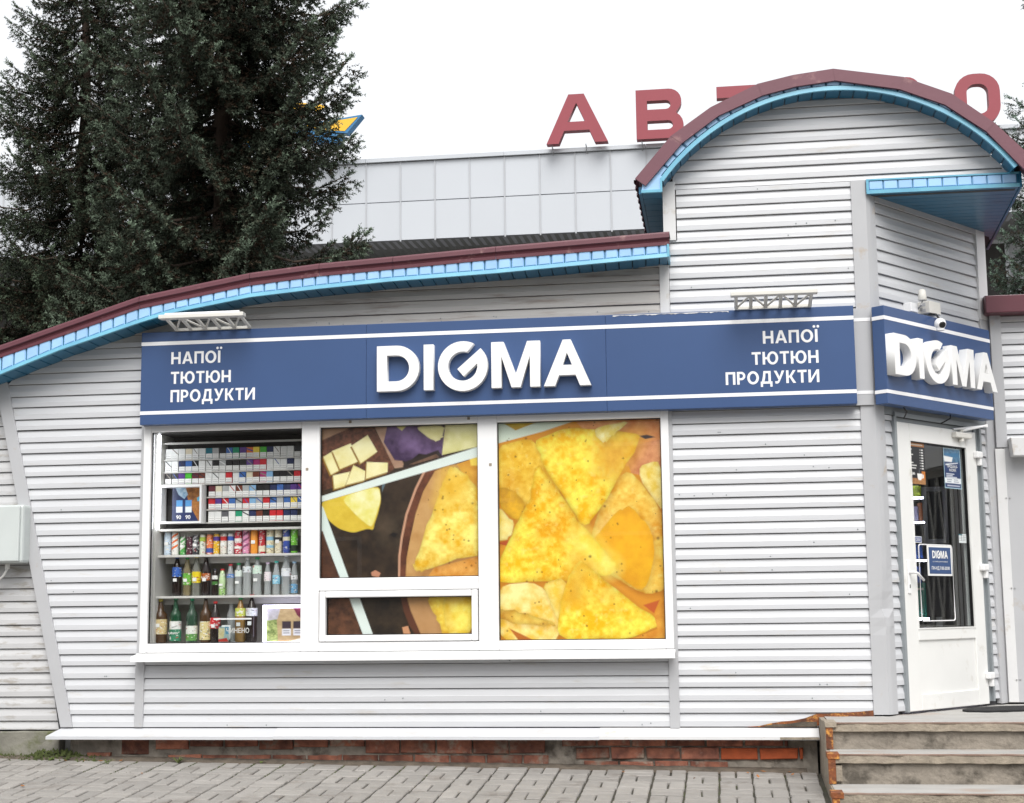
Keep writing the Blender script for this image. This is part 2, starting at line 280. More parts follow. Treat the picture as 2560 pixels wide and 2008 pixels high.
# painted prints: small numpy canvases baked into a colour attribute on a fine grid
def fbm(h, w, sc, seed, oct=4):
    r = np.random.RandomState(seed); out = np.zeros((h, w)); amp = 1; tot = 0
    for o in range(oct):
        n = max(2, int(sc*2**o)); m = max(2, int(n*h/w)+1); g = r.rand(m+2, n+2)
        y = np.linspace(0, m, h); x = np.linspace(0, n, w); yi = y.astype(int); xi = x.astype(int)
        fy = (y-yi)[:, None]; fx = (x-xi)[None, :]; fy = fy*fy*(3-2*fy); fx = fx*fx*(3-2*fx)
        a = g[yi][:, xi]; b_ = g[yi][:, xi+1]; c = g[yi+1][:, xi]; d = g[yi+1][:, xi+1]
        out += amp*((a*(1-fx)+b_*fx)*(1-fy)+(c*(1-fx)+d*fx)*fy); tot += amp; amp *= .55
    return out/tot
class Canvas:
    def __init__(s, w, h, col, mapf=None):
        s.w, s.h = w, h; s.a = np.ones((h, w, 3))*np.array(lin(col)); s.mapf = mapf
        s.X, s.Y = np.meshgrid((np.arange(w)+.5)/w, (np.arange(h)+.5)/h)
    def mask(s, poly, soft=1.0):
        if s.mapf: poly = [s.mapf(*p) for p in poly]
        px = np.array([p[0] for p in poly]); py = np.array([p[1] for p in poly])
        inside = np.zeros((s.h, s.w), bool); dmin = np.full((s.h, s.w), 9.); n = len(px); asp = s.h/s.w
        for i in range(n):
            x1, y1, x2, y2 = px[i], py[i], px[(i+1) % n], py[(i+1) % n]
            c = ((y1 > s.Y) != (y2 > s.Y)); xx = (x2-x1)*(s.Y-y1)/(y2-y1+1e-12)+x1; inside ^= c & (s.X < xx)
            dx, dy = x2-x1, (y2-y1)*asp; t = np.clip(((s.X-x1)*dx+(s.Y-y1)*asp*dy)/(dx*dx+dy*dy+1e-12), 0, 1)
            dmin = np.minimum(dmin, np.hypot(s.X-x1-t*dx, (s.Y-y1)*asp-t*dy))
        sd = np.where(inside, dmin, -dmin); return np.clip(sd*s.w/soft+.5, 0, 1), sd
    def poly(s, poly, col, col2=None, nz=0., sc=8, seed=0, edge=0., soft=1., grad=None, rnd=False):
        if edge or rnd:      # rounded, slightly crumbly outline
            rr = np.random.RandomState(seed+5)
            for _ in range(2): poly = [q for a, b_ in zip(poly, poly[1:]+poly[:1]) for q in ((a[0]*.82+b_[0]*.18, a[1]*.82+b_[1]*.18), (a[0]*.18+b_[0]*.82, a[1]*.18+b_[1]*.82))]
            jt = 0 if rnd else (5 if s.mapf else .004); poly = [(a[0]+rr.normal(0, jt), a[1]+rr.normal(0, jt)) for a in poly]
        m, sd = s.mask(poly, soft); c = np.ones((s.h, s.w, 3))*np.array(lin(col))
        if col2 is not None:
            t = .45*fbm(s.h, s.w, sc*.8, seed)+.55*fbm(s.h, s.w, sc*2.6, seed+77); t = np.clip((t-.5)*nz*2.9+.5, 0, 1)[..., None]; c = c*(1-t)+np.array(lin(col2))*t
        if edge:
            c *= (1-edge*np.exp(-np.maximum(sd, 0)/.022))[..., None]*np.array([1, 1, 1])
            lo = fbm(s.h, s.w, 3, seed+200); c = c*(1+.32*(lo-.5))[..., None]; c[..., 1] *= (1-.15*(lo < .45)*(.45-lo)*4)
            if nz >= 1: hi = np.clip((fbm(s.h, s.w, 34, seed+300)-.64)*5, 0, 1)[..., None]; c = c*(1-hi*.4)+np.array(lin((255, 246, 150)))*hi*.35
        if grad: c *= (1+grad[2]*((s.X-.5)*grad[0]+(s.Y-.5)*grad[1]))[..., None]
        if edge:      # printed shadow of an overlapping chip
            ms, _ = s.mask([(q[0]+(14 if s.mapf else .01), q[1]+(16 if s.mapf else .01)) for q in poly], 9.); s.a = s.a*(1-.42*ms[..., None]*np.array([.75, 1, 1.2]))
        s.a = s.a*(1-m[..., None])+c*m[..., None]
    def rect(s, x0, y0, x1, y1, col, **k): s.poly([(x0, y0), (x1, y0), (x1, y1), (x0, y1)], col, **k)
    def specks(s, n, col, rad, seed, box=(0, 0, 1, 1)):
        r = np.random.RandomState(seed)
        for _ in range(n):
            x, y = box[0]+r.rand()*(box[2]-box[0]), box[1]+r.rand()*(box[3]-box[1]); d = np.hypot((s.X-x), (s.Y-y)*s.h/s.w)
            m = (np.clip(1.2-d/(rad*(.5+r.rand())), 0, 1)*.75)[..., None]; s.a = s.a*(1-m)+np.array(lin(col))*m
    def mesh(s, name, p00, p10, p01, mats):
        """grid in the plane p00 (top left), p10 (top right), p01 (bottom left)"""
        p00, p10, p01 = map(np.array, (p00, p10, p01)); w, h = s.w, s.h
        jj, ii = np.meshgrid(np.arange(w+1), np.arange(h+1)); u = jj/w; v = ii/h
        P = p00+u[..., None]*(p10-p00)+v[..., None]*(p01-p00); idx = np.arange((w+1)*(h+1)).reshape(h+1, w+1)
        q = np.stack([idx[:-1, :-1], idx[1:, :-1], idx[1:, 1:], idx[:-1, 1:]], -1).reshape(-1, 4)
        me = bpy.data.meshes.new(name); me.vertices.add((w+1)*(h+1)); me.vertices.foreach_set('co', P.reshape(-1)); nq = len(q)
        me.loops.add(nq*4); me.loops.foreach_set('vertex_index', q.reshape(-1)); me.polygons.add(nq)
        me.polygons.foreach_set('loop_start', np.arange(0, nq*4, 4)); me.update(calc_edges=True)
        c = np.repeat(np.concatenate([s.a, np.ones((h, w, 1))], 2).reshape(-1, 1, 4), 4, 1)
        at = me.color_attributes.new('Col', 'FLOAT_COLOR', 'CORNER'); at.data.foreach_set('color', c.astype(np.float32).reshape(-1))
        me.materials.append(MATS[mats]); return me
def interp(pts, x): return float(np.interp(x, [p[0] for p in pts], [p[1] for p in pts]))

TH = R(51.854); EX, EY = math.cos(TH), math.sin(TH); NX, NY = math.sin(TH), -math.cos(TH)
def ent(s, z, off=0.): return Vector((EX*s+NX*off, EY*s+NY*off, z))
EM = Matrix(((EX, -NX, 0, 0), (EY, -NY, 0, 0), (0, 0, 1, 0), (0, 0, 0, 1)))   # local x along the entrance wall, local -y outward

def gz(x, y):      # pavement height: falls towards the street and a little to the right
    return -.6716-.0145*max(-9, min(3, x))+.07*max(-14, min(.0, y))
# ------------------------------------------------------------------ ground and pavement
def make_ground():
    xs = [-300, -60, -9, -6, -3, 0, 3, 60, 300]; ys = [-300, -60, -14, -9, -5, -2, 0, .6, 60, 300]; m = MB()
    for y in ys:
        for x in xs: m.v.append((x, y, gz(x, y)-.03))
    n = len(xs); m.f = [(j*n+i, j*n+i+1, (j+1)*n+i+1, (j+1)*n+i) for j in range(len(ys)-1) for i in range(n-1)]; m.mi = [0]*len(m.f)
    tag(m.build('ground', 'ground'), kind='structure')
make_ground()
PX0, PP = -1.633, .224
def make_pavement():
    m = MB(); xs = [-9+.5*i for i in range(25)]; ys = [-.02, -.6, -1.2, -1.8, -2.4, -3.2]
    for y in ys:
        for x in xs: m.v.append((x, y, gz(x, y)-.018))
    n = len(xs); m.f = [(j*n+i, j*n+i+1, (j+1)*n+i+1, (j+1)*n+i) for j in range(len(ys)-1) for i in range(n-1)]; m.mi = [0]*len(m.f)
    pav = tag(m.build('pavement', 'joint'), kind='structure')
    def paver_mesh(w, d, seed):
        r = random.Random(seed); b = MB(); c = .006; h = .05
        j = lambda: r.uniform(-.0025, .0025)
        lo = [(-w/2+j(), -d/2+j()), (w/2+j(), -d/2+j()), (w/2+j(), d/2+j()), (-w/2+j(), d/2+j())]
        vs = [(x, y, -h) for x, y in lo]+[(x, y, -c) for x, y in lo]+[(x*(1-2*c/w), y*(1-2*c/d), 0) for x, y in lo]
        fs = [(k, (k+1) % 4, 4+(k+1) % 4, 4+k) for k in range(4)]+[(4+k, 4+(k+1) % 4, 8+(k+1) % 4, 8+k) for k in range(4)]+[(8, 9, 10, 11)]
        return b.add(vs, fs).mesh('paver', 'paver')
    wide = [paver_mesh(PP-.015, PP/2-.012, i) for i in range(6)]; tall = [paver_mesh(PP/2-.011, PP-.014, 20+i) for i in range(6)]
    rest = MB(); cells = []
    for k in range(-29, 17):
        for r in range(14):
            x = PX0+PP*(k+.5); y = -.055-PP*(r+.5)-.014*math.sin(k*1.7)
            if x > -.60 and y > -1.60: continue
            if (k+r) % 2 == 0: it = [(x-PP/4, y, tall), (x+PP/4, y, tall)]
            else: it = [(x, y-PP/4, wide), (x, y+PP/4, wide)]
            for it1 in it: cells.append((it1[0], it1[1], it1[2]))
    rr = random.Random(5)
    def vis(c):      # how large it shows: in the strip of pavement the photograph covers
        lim = -.62-(-.6-c[0])*.205
        return (0 if (c[1] > lim and -6.75 < c[0] < -.5) else 1, -c[1])
    cells.sort(key=vis)
    q = Matrix.Rotation(math.atan(.07), 4, 'X') @ Matrix.Rotation(math.atan(.0145), 4, 'Y')
    for i, (x, y, lst) in enumerate(cells):
        me = lst[rr.randrange(6)]
        M = Matrix.Translation((x+rr.uniform(-.002, .002), y+rr.uniform(-.002, .002), gz(x, y)+rr.uniform(-.003, .004))) @ q @ Matrix.Rotation(rr.uniform(-.012, .012), 4, 'Z') @ Matrix.Rotation(rr.uniform(-.012, .012), 4, 'X')
        if i < 300:
            o = bpy.data.objects.new('paver', me); COL.objects.link(o); o.parent = pav; o.matrix_basis = M
        else:
            k = len(rest.v); rest.v += [tuple(M @ v.co) for v in me.vertices]; rest.f += [tuple(a+k for a in p.vertices) for p in me.polygons]; rest.mi += [0]*len(me.polygons)
    tag(rest.build('paving', 'paver', pav), kind='stuff')
    s = MB(); r2 = random.Random(3)       # strip of dirt between brick base and pavers
    xs = [-6.9+.08*i for i in range(80)]
    for x in xs:
        for y, dz in ((.06, .018), (.0, .016+r2.uniform(-.006, .01)), (-.05, .006+r2.uniform(-.005, .007)), (-.085+r2.uniform(-.02, .02), -.012)): s.v.append((x, y, gz(x, y)+dz))
    s.f = [(i*4+j, i*4+j+1, i*4+j+5, i*4+j+4) for i in range(len(xs)-1) for j in range(3)]; s.mi = [0]*len(s.f)
    tag(s.build('dirt_strip', 'soil', smooth=True), kind='structure')
make_pavement()

# ------------------------------------------------------------------ the kiosk building
B = thing('shop_building', 'silver sided corner shop with blue eaves, maroon roof edges and arched entrance tower', 'shop', (-3, 0, -.66))
LOW_TOP = [(-8.6, 1.90), (-6.548, 2.527), (-5.431, 2.866), (-4.568, 3.009), (-4.032, 3.058), (-3.471, 3.086), (-2.699, 3.127), (-1.428, 3.179)]
LOW_BLUE = [(-8.6, 1.56), (-6.539, 2.303), (-6.062, 2.475), (-5.427, 2.664), (-5.179, 2.728), (-4.567, 2.826), (-4.03, 2.868), (-3.472, 2.902), (-2.701, 2.929), (-1.436, 2.996)]
inv_low = lambda z: float(np.interp(z, [p[1] for p in LOW_BLUE], [p[0] for p in LOW_BLUE]))
diag = lambda z: -6.594+(2.272-z)*(.614/2.623)          # right edge of the slanted post
CXA, CZA, RA = -.235, 2.668, 1.535                       # tower arch
def arch_x(z, side):
    d = RA*RA-(z-CZA)**2; return CXA+side*math.sqrt(max(d, 0))
BIG = .0957
def courses(z0, z1):
    out = []; k = math.floor(z0/.18)-1
    while k*.18 < z1:
        for a, b_ in ((k*.18, k*.18+BIG), (k*.18+BIG, (k+1)*.18)):
            if b_ > z0+.004 and a < z1-.004: out.append((max(a, z0), min(b_, z1), a, b_))
        k += 1
    return out
def laps(parent, z0, z1, left, right, mats='siding', M=None, zo=0.):
    """one object per siding lap; left/right are numbers or functions of z"""
    lf = left if callable(left) else (lambda z: left); rf = right if callable(right) else (lambda z: right)
    for a, b_, fa, fb in courses(z0-zo, z1-zo):
        a += zo; b_ += zo; fa += zo; fb += zo
        h = fb-fa; prof = [(.006, b_), (-.0065, fa+.50*h), (-.0085, fa+.46*h), (-.0098, fa+.0065), (-.008, fa+.0045), (.016, fa+.0045)]
        prof = [(y, min(max(z, a), b_)) for y, z in prof]
        n = len(prof); wob = rnd.uniform(-.0015, .0015); vs = []
        xl = [lf(z) for y, z in prof]; xr = [rf(z) for y, z in prof]
        if max(r-l for l, r in zip(xl, xr)) < .02: continue
        vs = [(min(l, r-.001), y+wob, z) for (y, z), l, r in zip(prof, xl, xr)]+[(r, y+wob, z) for (y, z), l, r in zip(prof, xl, xr)]
        m = MB().add(vs, [(i, i+1, n+i+1, n+i) for i in range(n-1)]+[tuple(range(n))[::-1], tuple(range(n, 2*n))])
        if M: m.xf(M)
        m.build('siding_board', mats, parent)

# --- front wall (long low part)
fw = MB()
fw.prism([(-6.1, -.40), (-5.44, -.40), (-5.44, 2.66), (-6.02, 2.49), (-6.6, 2.30)], .022, .07)
fw.box(-5.44, -1.49, .022, .07, -.40, .185); fw.prism([(-5.44, 1.91), (-1.49, 1.91), (-1.49, 2.99), (-4.5, 2.83), (-5.44, 2.66)], .022, .07)
fwall = fw.build('front_wall', 'backing', B)
laps(fwall, -.36, 1.9, diag, -5.485)
laps(fwall, 1.9, 2.56, lambda z: max(diag(z), inv_low(z)), -5.45, 'siding')
laps(fwall, -.36, .13, -5.43, -1.52)
laps(fwall, 2.56, 2.995, lambda z: max(diag(z), inv_low(z)), -1.512, 'siding_eave')
# --- tower front
tw = MB(); tw.box(-1.47, -.05, .022, .07, -.40, 3.47)
tw.prism([(arch_x(3.60, -1)+.01, 3.60), (-1.46, 3.45), (1.06, 3.45), (1.045, 3.56)]+[(CXA+RA*math.cos(t), CZA+RA*math.sin(t)-.004) for t in np.linspace(R(37), R(143), 24)], .0225, .07)
twall = tw.build('tower_wall', 'backing', B)
laps(twall, -.36, 1.93, -1.455, -.10)
laps(twall, 2.56, 3.172, -1.443, -.105); laps(twall, 3.172, 3.56, -1.378, -.105)
laps(twall, 3.56, 4.205, lambda z: max(-1.40, arch_x(z, -1)), lambda z: min(1.055, arch_x(z, 1)))
# --- posts
def post(name, x0, x1, z0, z1, y0=-.02, mats='trim', n=1):
    m = MB(); m.box(x0, x1, y0, .02, z0, z1); return m.build(name, mats, B, bevel=.003)
MB().prism([(-6.605-.005, 2.30), (-6.70, 2.30), (-6.075, -.355), (-5.98, -.355), (-6.593, 2.274)][::-1], -.022, .02).build('slanted_post', 'trim', B, bevel=.003)
post('window_post', -5.498, -5.430, -.356, .14); post('window_post', -5.492, -5.462, .14, 1.90, -.016)
post('window_post', -1.522, -1.452, -.366, .13); post('window_post', -1.484, -1.452, .13, 1.90, -.016)
post('eave_post', -1.516, -1.445, 2.615, 2.99, -.018, 'trim_light'); post('tower_post', -1.478, -1.385, 3.172, 3.62, -.022, 'trim_light')
# corner post, bent metal with dents low down
def corner_post():
    m = MB(); zs = list(np.linspace(-.275, 3.56, 64)); prof = [(-.107, .0), (-.107, -.020), (-.004, -.022)]+[tuple(ent(s, 0, .018))[:2] for s in (.02, .085)]+[tuple(ent(.085, 0, 0))[:2]]
    n = len(prof)
    for z in zs:
        for i, (x, y) in enumerate(prof):
            d = 0
            for zc, amp, wd in ((.47, .016, .07), (.36, -.012, .05), (.60, .006, .10)): d += amp*math.exp(-((z-zc)/wd)**2)
            if i in (2, 3): x -= d*1.2; y += abs(d)*.6
            m.v.append((x, y, z))
    m.f = [(k*n+i, k*n+i+1, (k+1)*n+i+1, (k+1)*n+i) for k in range(len(zs)-1) for i in range(n-1)]; m.mi = [0]*len(m.f)
    m.build('corner_post', 'trim', B)
corner_post()
# --- base flashing (apron) in three lengths
for x0, x1, xa in ((-6.074, -4.40, -6.15), (-4.40, -2.02, None), (-2.02, -.49, None)):
    o0 = xa if xa else x0; m = MB()
    m.add([(x0, -.006, -.362), (x1, -.006, -.364), (x1, -.105, -.418), (o0, -.105, -.414), (o0, -.106, -.437), (x1, -.106, -.440), (x1, -.09, -.440), (o0, -.09, -.437)], [(0, 1, 2, 3), (3, 2, 5, 4), (4, 5, 6, 7)])
    m.build('base_flashing', 'trim_light' if x1 > -.6 else 'siding', B)
# rust eaten lower right corner of the siding
def ragged(name, pts, y, mats, seed):
    r = random.Random(seed); top = []; bot = []
    for (x, zt, zb) in pts: top.append((x, zt+r.uniform(-.006, .006))); bot.append((x, zb))
    MB().prism(bot+top[::-1], y, y+.003).build(name, mats, B)
ragged('rust_patch', [(-.98, -.352, -.358), (-.9, -.346, -.358), (-.82, -.332, -.358), (-.74, -.316, -.358), (-.66, -.308, -.358), (-.58, -.296, -.358), (-.50, -.272, -.35), (-.42, -.27, -.33), (-.3, -.262, -.30), (-.2, -.25, -.30), (-.11, -.245, -.30)], -.0165, 'rust', 4)
ragged('rust_hole', [(-.86, -.348, -.356), (-.80, -.338, -.356), (-.70, -.332, -.356), (-.60, -.326, -.356), (-.50, -.316, -.356)], -.020, 'soil', 9)
MB().box(-.76, -.492, -.109, -.1065, -.436, -.421).build('rust_streak', 'concrete_edge', B)

# --- low eave: maroon roll, blue fascia panels, soffit panels
eave = MB()
def low_profile(x, z):     # rolled metal edge seen from the front
    return [(x, y, z+dz) for y, dz in ((-.20, .004), (-.262, .0), (-.268, -.012), (-.278, -.016), (-.280, -.044), (-.262, -.056), (-.258, -.070), (-.268, -.074), (-.268, -.098), (-.23, -.100))]
for (xa, za), (xb, zb) in zip(LOW_TOP[:-1], LOW_TOP[1:]):
    m = MB(); a = low_profile(xa+.002, za); b_ = low_profile(xb-.0005, zb); n = len(a)
    m.add(a+b_, [(i, i+1, n+i+1, n+i) for i in range(n-1)]); m.build('roof_edge', 'maroon', B)
    m = MB(); m.add([(xa, -.24, za+.006), (xb, -.24, zb+.006), (xb, 6.0, zb+.10), (xa, 6.0, za+.10)], [(0, 1, 2, 3)]); m.build('roof_sheet', 'bg_soffit', B)  # unseen top kept grey so the tower soffit gets no red bounce
eb = MB()
for (xa, za), (xb, zb) in zip(LOW_BLUE[:-1], LOW_BLUE[1:]):
    eb.hexa([(xa, -.252, za), (xb, -.252, zb), (xb, -.242, zb), (xa, -.242, za), (xa, -.252, interp(LOW_TOP, xa)-.06), (xb, -.252, interp(LOW_TOP, xb)-.06), (xb, -.242, interp(LOW_TOP, xb)-.06), (xa, -.242, interp(LOW_TOP, xa)-.06)])
fas = eb.build('eave_fascia', 'soffit_blue', B)
x = -8.1
while x < -1.45:
    w = .0985; x1 = min(x+w-.008, -1.445); z0a, z0b = interp(LOW_BLUE, x)+.024, interp(LOW_BLUE, x1)+.024; z1a, z1b = interp(LOW_TOP, x)-.085, interp(LOW_TOP, x1)-.085
    i = .009; m = MB(); yb, yf = -.253, -.262
    m.add([(x, yb, z0a), (x1, yb, z0b), (x1, yb, z1b), (x, yb, z1a), (x+i, yf, z0a+i), (x1-i, yf, z0b+i), (x1-i, yf, z1b), (x+i, yf, z1a)], [(0, 1, 5, 4), (1, 2, 6, 5), (2, 3, 7, 6), (3, 0, 4, 7), (4, 5, 6, 7)])
    m.build('fascia_panel', 'eave_blue', fas)
    za, zb = interp(LOW_BLUE, x), interp(LOW_BLUE, x1)
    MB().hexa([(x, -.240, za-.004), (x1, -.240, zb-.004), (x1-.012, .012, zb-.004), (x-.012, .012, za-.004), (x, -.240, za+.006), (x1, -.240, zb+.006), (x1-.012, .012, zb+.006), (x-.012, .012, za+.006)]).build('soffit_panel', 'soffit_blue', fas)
    x += w
for (xa, za), (xb, zb) in zip(LOW_BLUE[:-1], LOW_BLUE[1:]):
    MB().hexa([(xa, -.272, za-.004), (xb, -.272, zb-.004), (xb, -.241, zb-.004), (xa, -.241, za-.004), (xa, -.266, za+.024), (xb, -.266, zb+.024), (xb, -.241, zb+.024), (xa, -.241, za+.024)]).build('fascia_trim', 'eave_trim', fas)
MB().box(-1.447, -1.432, -.272, .0, 2.992, 3.085).build('fascia_end', 'eave_trim', fas)
# --- tower arch
AO = [(-1.668, 3.603), (-1.401, 3.909), (-1.101, 4.114), (-.758, 4.269), (-.491, 4.322), (-.214, 4.350), (.282, 4.256), (.611, 4.112), (.898, 3.877), (1.088, 3.668), (1.30, 3.43)]
AI = [(-1.593, 3.545), (-1.322, 3.850), (-1.047, 4.045), (-.727, 4.179), (-.477, 4.233), (-.201, 4.260), (.251, 4.167), (.560, 4.033), (.839, 3.817), (1.08, 3.528), (1.235, 3.36)]
for k in range(len(AO)-1):
    a, b_, c, d = AO[k], AO[k+1], AI[k+1], AI[k]; y0 = -.212-.002*(k % 2); dp = 3.2 if k < 6 else (1.5 if k < 8 else .12)
    MB().hexa([(d[0], y0, d[1]), (c[0], y0, c[1]), (c[0], -.185, c[1]), (d[0], -.185, d[1]), (a[0], y0, a[1]), (b_[0], y0, b_[1]), (b_[0], -.185, b_[1]), (a[0], -.185, a[1])]).build('arch_edge', 'maroon_arch', B)
    MB().add([(a[0], -.20, a[1]), (b_[0], -.20, b_[1]), (b_[0], dp, b_[1]), (a[0], dp, a[1]), (a[0], dp, a[1]-.03), (b_[0], dp, b_[1]-.03), (b_[0], -.185, b_[1]-.03), (a[0], -.185, a[1]-.03)], [(0, 1, 2, 3), (4, 5, 6, 7)]).build('arch_roof_sheet', 'maroon_arch', B)
def arc(rad, t, y): return (CXA+rad*math.cos(t), y, CZA+rad*math.sin(t))
t0, t1 = R(143.5), R(35.0); NP = 29; am = MB()
for k in range(40):
    ta, tb = t0+(t1-t0)*k/40, t0+(t1-t0)*(k+1)/40
    am.add([arc(RA+.012, ta, -.172), arc(RA+.012, tb, -.172), arc(RA+.115, tb, -.172), arc(RA+.115, ta, -.172)], [(0, 1, 2, 3)])
    am.add([arc(RA+.016, ta, -.172), arc(RA+.016, tb, -.172), arc(RA+.016, tb, .02), arc(RA+.016, ta, .02)], [(0, 1, 2, 3)])
afas = am.build('arch_fascia', 'soffit_blue', B)
for k in range(NP):
    g = .0035; ta, tb = t0+(t1-t0)*(k/NP)-g, t0+(t1-t0)*((k+1)/NP)+g; tm = (ta+tb)/2
    MB().add([arc(RA+.03, ta, -.173), arc(RA+.03, tm, -.173), arc(RA+.03, tb, -.173), arc(RA+.105, tb, -.173), arc(RA+.105, tm, -.173), arc(RA+.105, ta, -.173)]+[arc(RA+.034, ta-.004, -.183), arc(RA+.034, tm, -.184), arc(RA+.034, tb+.004, -.183), arc(RA+.103, tb+.004, -.183), arc(RA+.103, tm, -.184), arc(RA+.103, ta-.004, -.183)],
             [(6, 7, 10, 11), (7, 8, 9, 10), (0, 1, 7, 6), (1, 2, 8, 7), (2, 3, 9, 8), (3, 4, 10, 9), (4, 5, 11, 10), (5, 0, 6, 11)]).build('fascia_panel', 'eave_blue', afas)
    q = [arc(RA-.004, t, y) for y in (-.168, .0) for t in (ta, tm, tb)]+[arc(RA+.006, t, y) for y in (-.168, .0) for t in (ta, tm, tb)]
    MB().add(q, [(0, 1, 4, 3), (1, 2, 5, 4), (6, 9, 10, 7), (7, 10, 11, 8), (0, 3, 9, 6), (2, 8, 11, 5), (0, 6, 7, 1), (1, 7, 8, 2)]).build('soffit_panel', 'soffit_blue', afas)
for k in range(10):
    tt = np.linspace(t0+(t1-t0)*k/10, t0+(t1-t0)*(k+1)/10, 5); m = MB()
    for ta, tb in zip(tt[:-1], tt[1:]): m.add([arc(RA-.006, ta, -.192), arc(RA-.006, tb, -.192), arc(RA+.026, tb, -.188), arc(RA+.026, ta, -.188), arc(RA-.006, ta, -.168), arc(RA-.006, tb, -.168)], [(0, 1, 2, 3), (0, 4, 5, 1)])
    m.build('fascia_trim', 'eave_trim', afas)
# arch foot at the left: small blue box, side eave running back
ft = MB(); ft.prism([(-1.624, 3.507), (-1.474, 3.503), (-1.474, 3.62), (-1.53, 3.63), (-1.618, 3.565)], -.186, -.17); ft.build('eave_box', 'eave_blue', afas)
MB().box(-1.626, -1.472, -.196, -.17, 3.497, 3.517).build('fascia_trim', 'eave_trim', afas)
MB().box(-1.487, -1.472, -.195, -.17, 3.517, 3.60).build('fascia_trim', 'eave_trim', afas)
for k in range(14):
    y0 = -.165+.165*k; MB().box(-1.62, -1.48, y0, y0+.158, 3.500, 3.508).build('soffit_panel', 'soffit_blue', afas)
MB().box(-1.645, -1.622, -.165, 2.15, 3.496, 3.55).build('side_eave_board', 'soffit_blue', afas)
sw = MB().box(-1.475, -1.44, .02, 3.0, 2.9, 3.66).build('tower_side_wall', 'backing', B)
# wavy edge of the roof sheet seen from below at the left
wv = MB(); ws = [(-1.668-.012+.016*((i % 2)), -.18+.09*i) for i in range(26)]
for (xa, ya), (xb, yb) in zip(ws[:-1], ws[1:]): wv.add([(xa, ya, 3.60), (xb, yb, 3.60), (-1.62, yb, 3.60), (-1.62, ya, 3.60), (xa, ya, 3.575), (xb, yb, 3.575)], [(0, 1, 2, 3), (0, 4, 5, 1)])
wv.build('roof_sheet_edge', 'maroon_arch', B)
# --- canopy over the entrance
cf = MB().box(.004, 1.077, -.030, .02, 3.455, 3.55).build('canopy_fascia', 'soffit_blue', B)
for k in range(10):
    x0 = .022+.1045*k; i = .006; x1 = x0+.0985
    MB().add([(x0, -.0305, 3.478), (x1, -.0305, 3.478), (x1, -.0305, 3.546), (x0, -.0305, 3.546), (x0+i, -.038, 3.478+i), (x1-i, -.038, 3.478+i), (x1-i, -.038, 3.540), (x0+i, -.038, 3.540)], [(0, 1, 5, 4), (1, 2, 6, 5), (2, 3, 7, 6), (3, 0, 4, 7), (4, 5, 6, 7)]).build('fascia_panel', 'eave_blue', cf)
MB().box(.002, 1.079, -.046, -.0305, 3.448, 3.474).build('fascia_trim', 'eave_trim', cf)
MB().box(.002, .020, -.046, -.0305, 3.4745, 3.545).build('fascia_trim', 'eave_trim', cf); MB().box(.002, 1.079, -.044, -.0305, 3.5465, 3.558).build('fascia_trim', 'eave_trim', cf)
k = 0
while k < 19:
    y0 = -.028+.1*k; y1 = y0+.094; xr_ = 1.07+.045*y0; xl0, xl1 = min(xr_, max(0.006, y0/math.tan(TH)-.04)), min(xr_, max(.006, y1/math.tan(TH)-.04))
    if xl0 >= xr_-.02: break
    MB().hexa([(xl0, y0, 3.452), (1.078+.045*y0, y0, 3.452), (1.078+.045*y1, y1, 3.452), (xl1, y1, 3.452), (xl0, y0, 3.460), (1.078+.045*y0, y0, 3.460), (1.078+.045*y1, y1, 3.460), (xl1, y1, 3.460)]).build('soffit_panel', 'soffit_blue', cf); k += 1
MB().hexa([(0.0, -.02, 3.461), (1.08, -.02, 3.461), (1.17, 1.9, 3.461), (1.0, 1.9, 3.461), (0.0, -.02, 3.466), (1.08, -.02, 3.466), (1.17, 1.9, 3.466), (1.0, 1.9, 3.466)]).build('canopy_deck', 'backing', B)
MB().hexa([(1.079, -.044, 3.444), (1.095, -.044, 3.444), (1.185, 1.9, 3.444), (1.168, 1.9, 3.444), (1.079, -.044, 3.56), (1.095, -.044, 3.56), (1.185, 1.9, 3.56), (1.168, 1.9, 3.56)]).build('fascia_trim', 'soffit_blue', cf)
MB().box(1.06, 1.10, .03, 3.0, 3.57, 3.62).build('tower_side_wall', 'backing', B)
# --- entrance wall (runs back at an angle)
ew = MB(); ew.box(0.03, .20, .022, .07, -.285, 1.92); ew.box(1.41, 1.60, .022, .07, -.285, 1.92); ew.box(.03, 1.60, .022, .07, 1.90, 3.46); ew.xf(EM)
ewall = ew.build('entrance_wall', 'backing', B)
laps(ewall, 2.50, 3.415, .084, 1.535, 'siding', EM)
laps(ewall, -.26, 1.84, .084, .195, 'siding', EM); laps(ewall, -.235, 1.84, 1.415, 1.535, 'siding', EM)
def epart(name, x0, x1, o0, o1, z0, z1, mats, parent=B, bevel=0.):
    return MB().box(x0, x1, -o1, -o0, z0, z1).xf(EM).build(name, mats, parent, bevel=bevel)
epart('wall_head_trim', .084, 1.54, .0, .022, 3.415, 3.452, 'trim')
epart('wall_end_post', 1.535, 1.67, -.02, .024, -.275, 2.72, 'trim_dark' if False else 'trim', bevel=.003); epart('wall_end_post', 1.535, 1.67, -.02, .026, 2.722, 3.452, 'trim_light', bevel=.003)
epart('door_head_panel', .09, 1.53, -.01, .016, 1.845, 2.05, 'trim_dark'); epart('door_head_trim', .20, 1.41, .017, .032, 1.835, 1.868, 'trim_dark')
epart('door_jamb', .192, .222, -.05, .030, -.27, 1.835, 'trim_dark'); epart('door_jamb', 1.350, 1.412, -.06, .012, -.25, 1.835, 'trim_dark'); epart('door_jamb', 1.398, 1.424, -.02, .034, -.25, 1.835, 'trim_dark')
epart('door_lintel', .222, 1.35, -.06, .0, 1.803, 1.835, 'trim_dark')
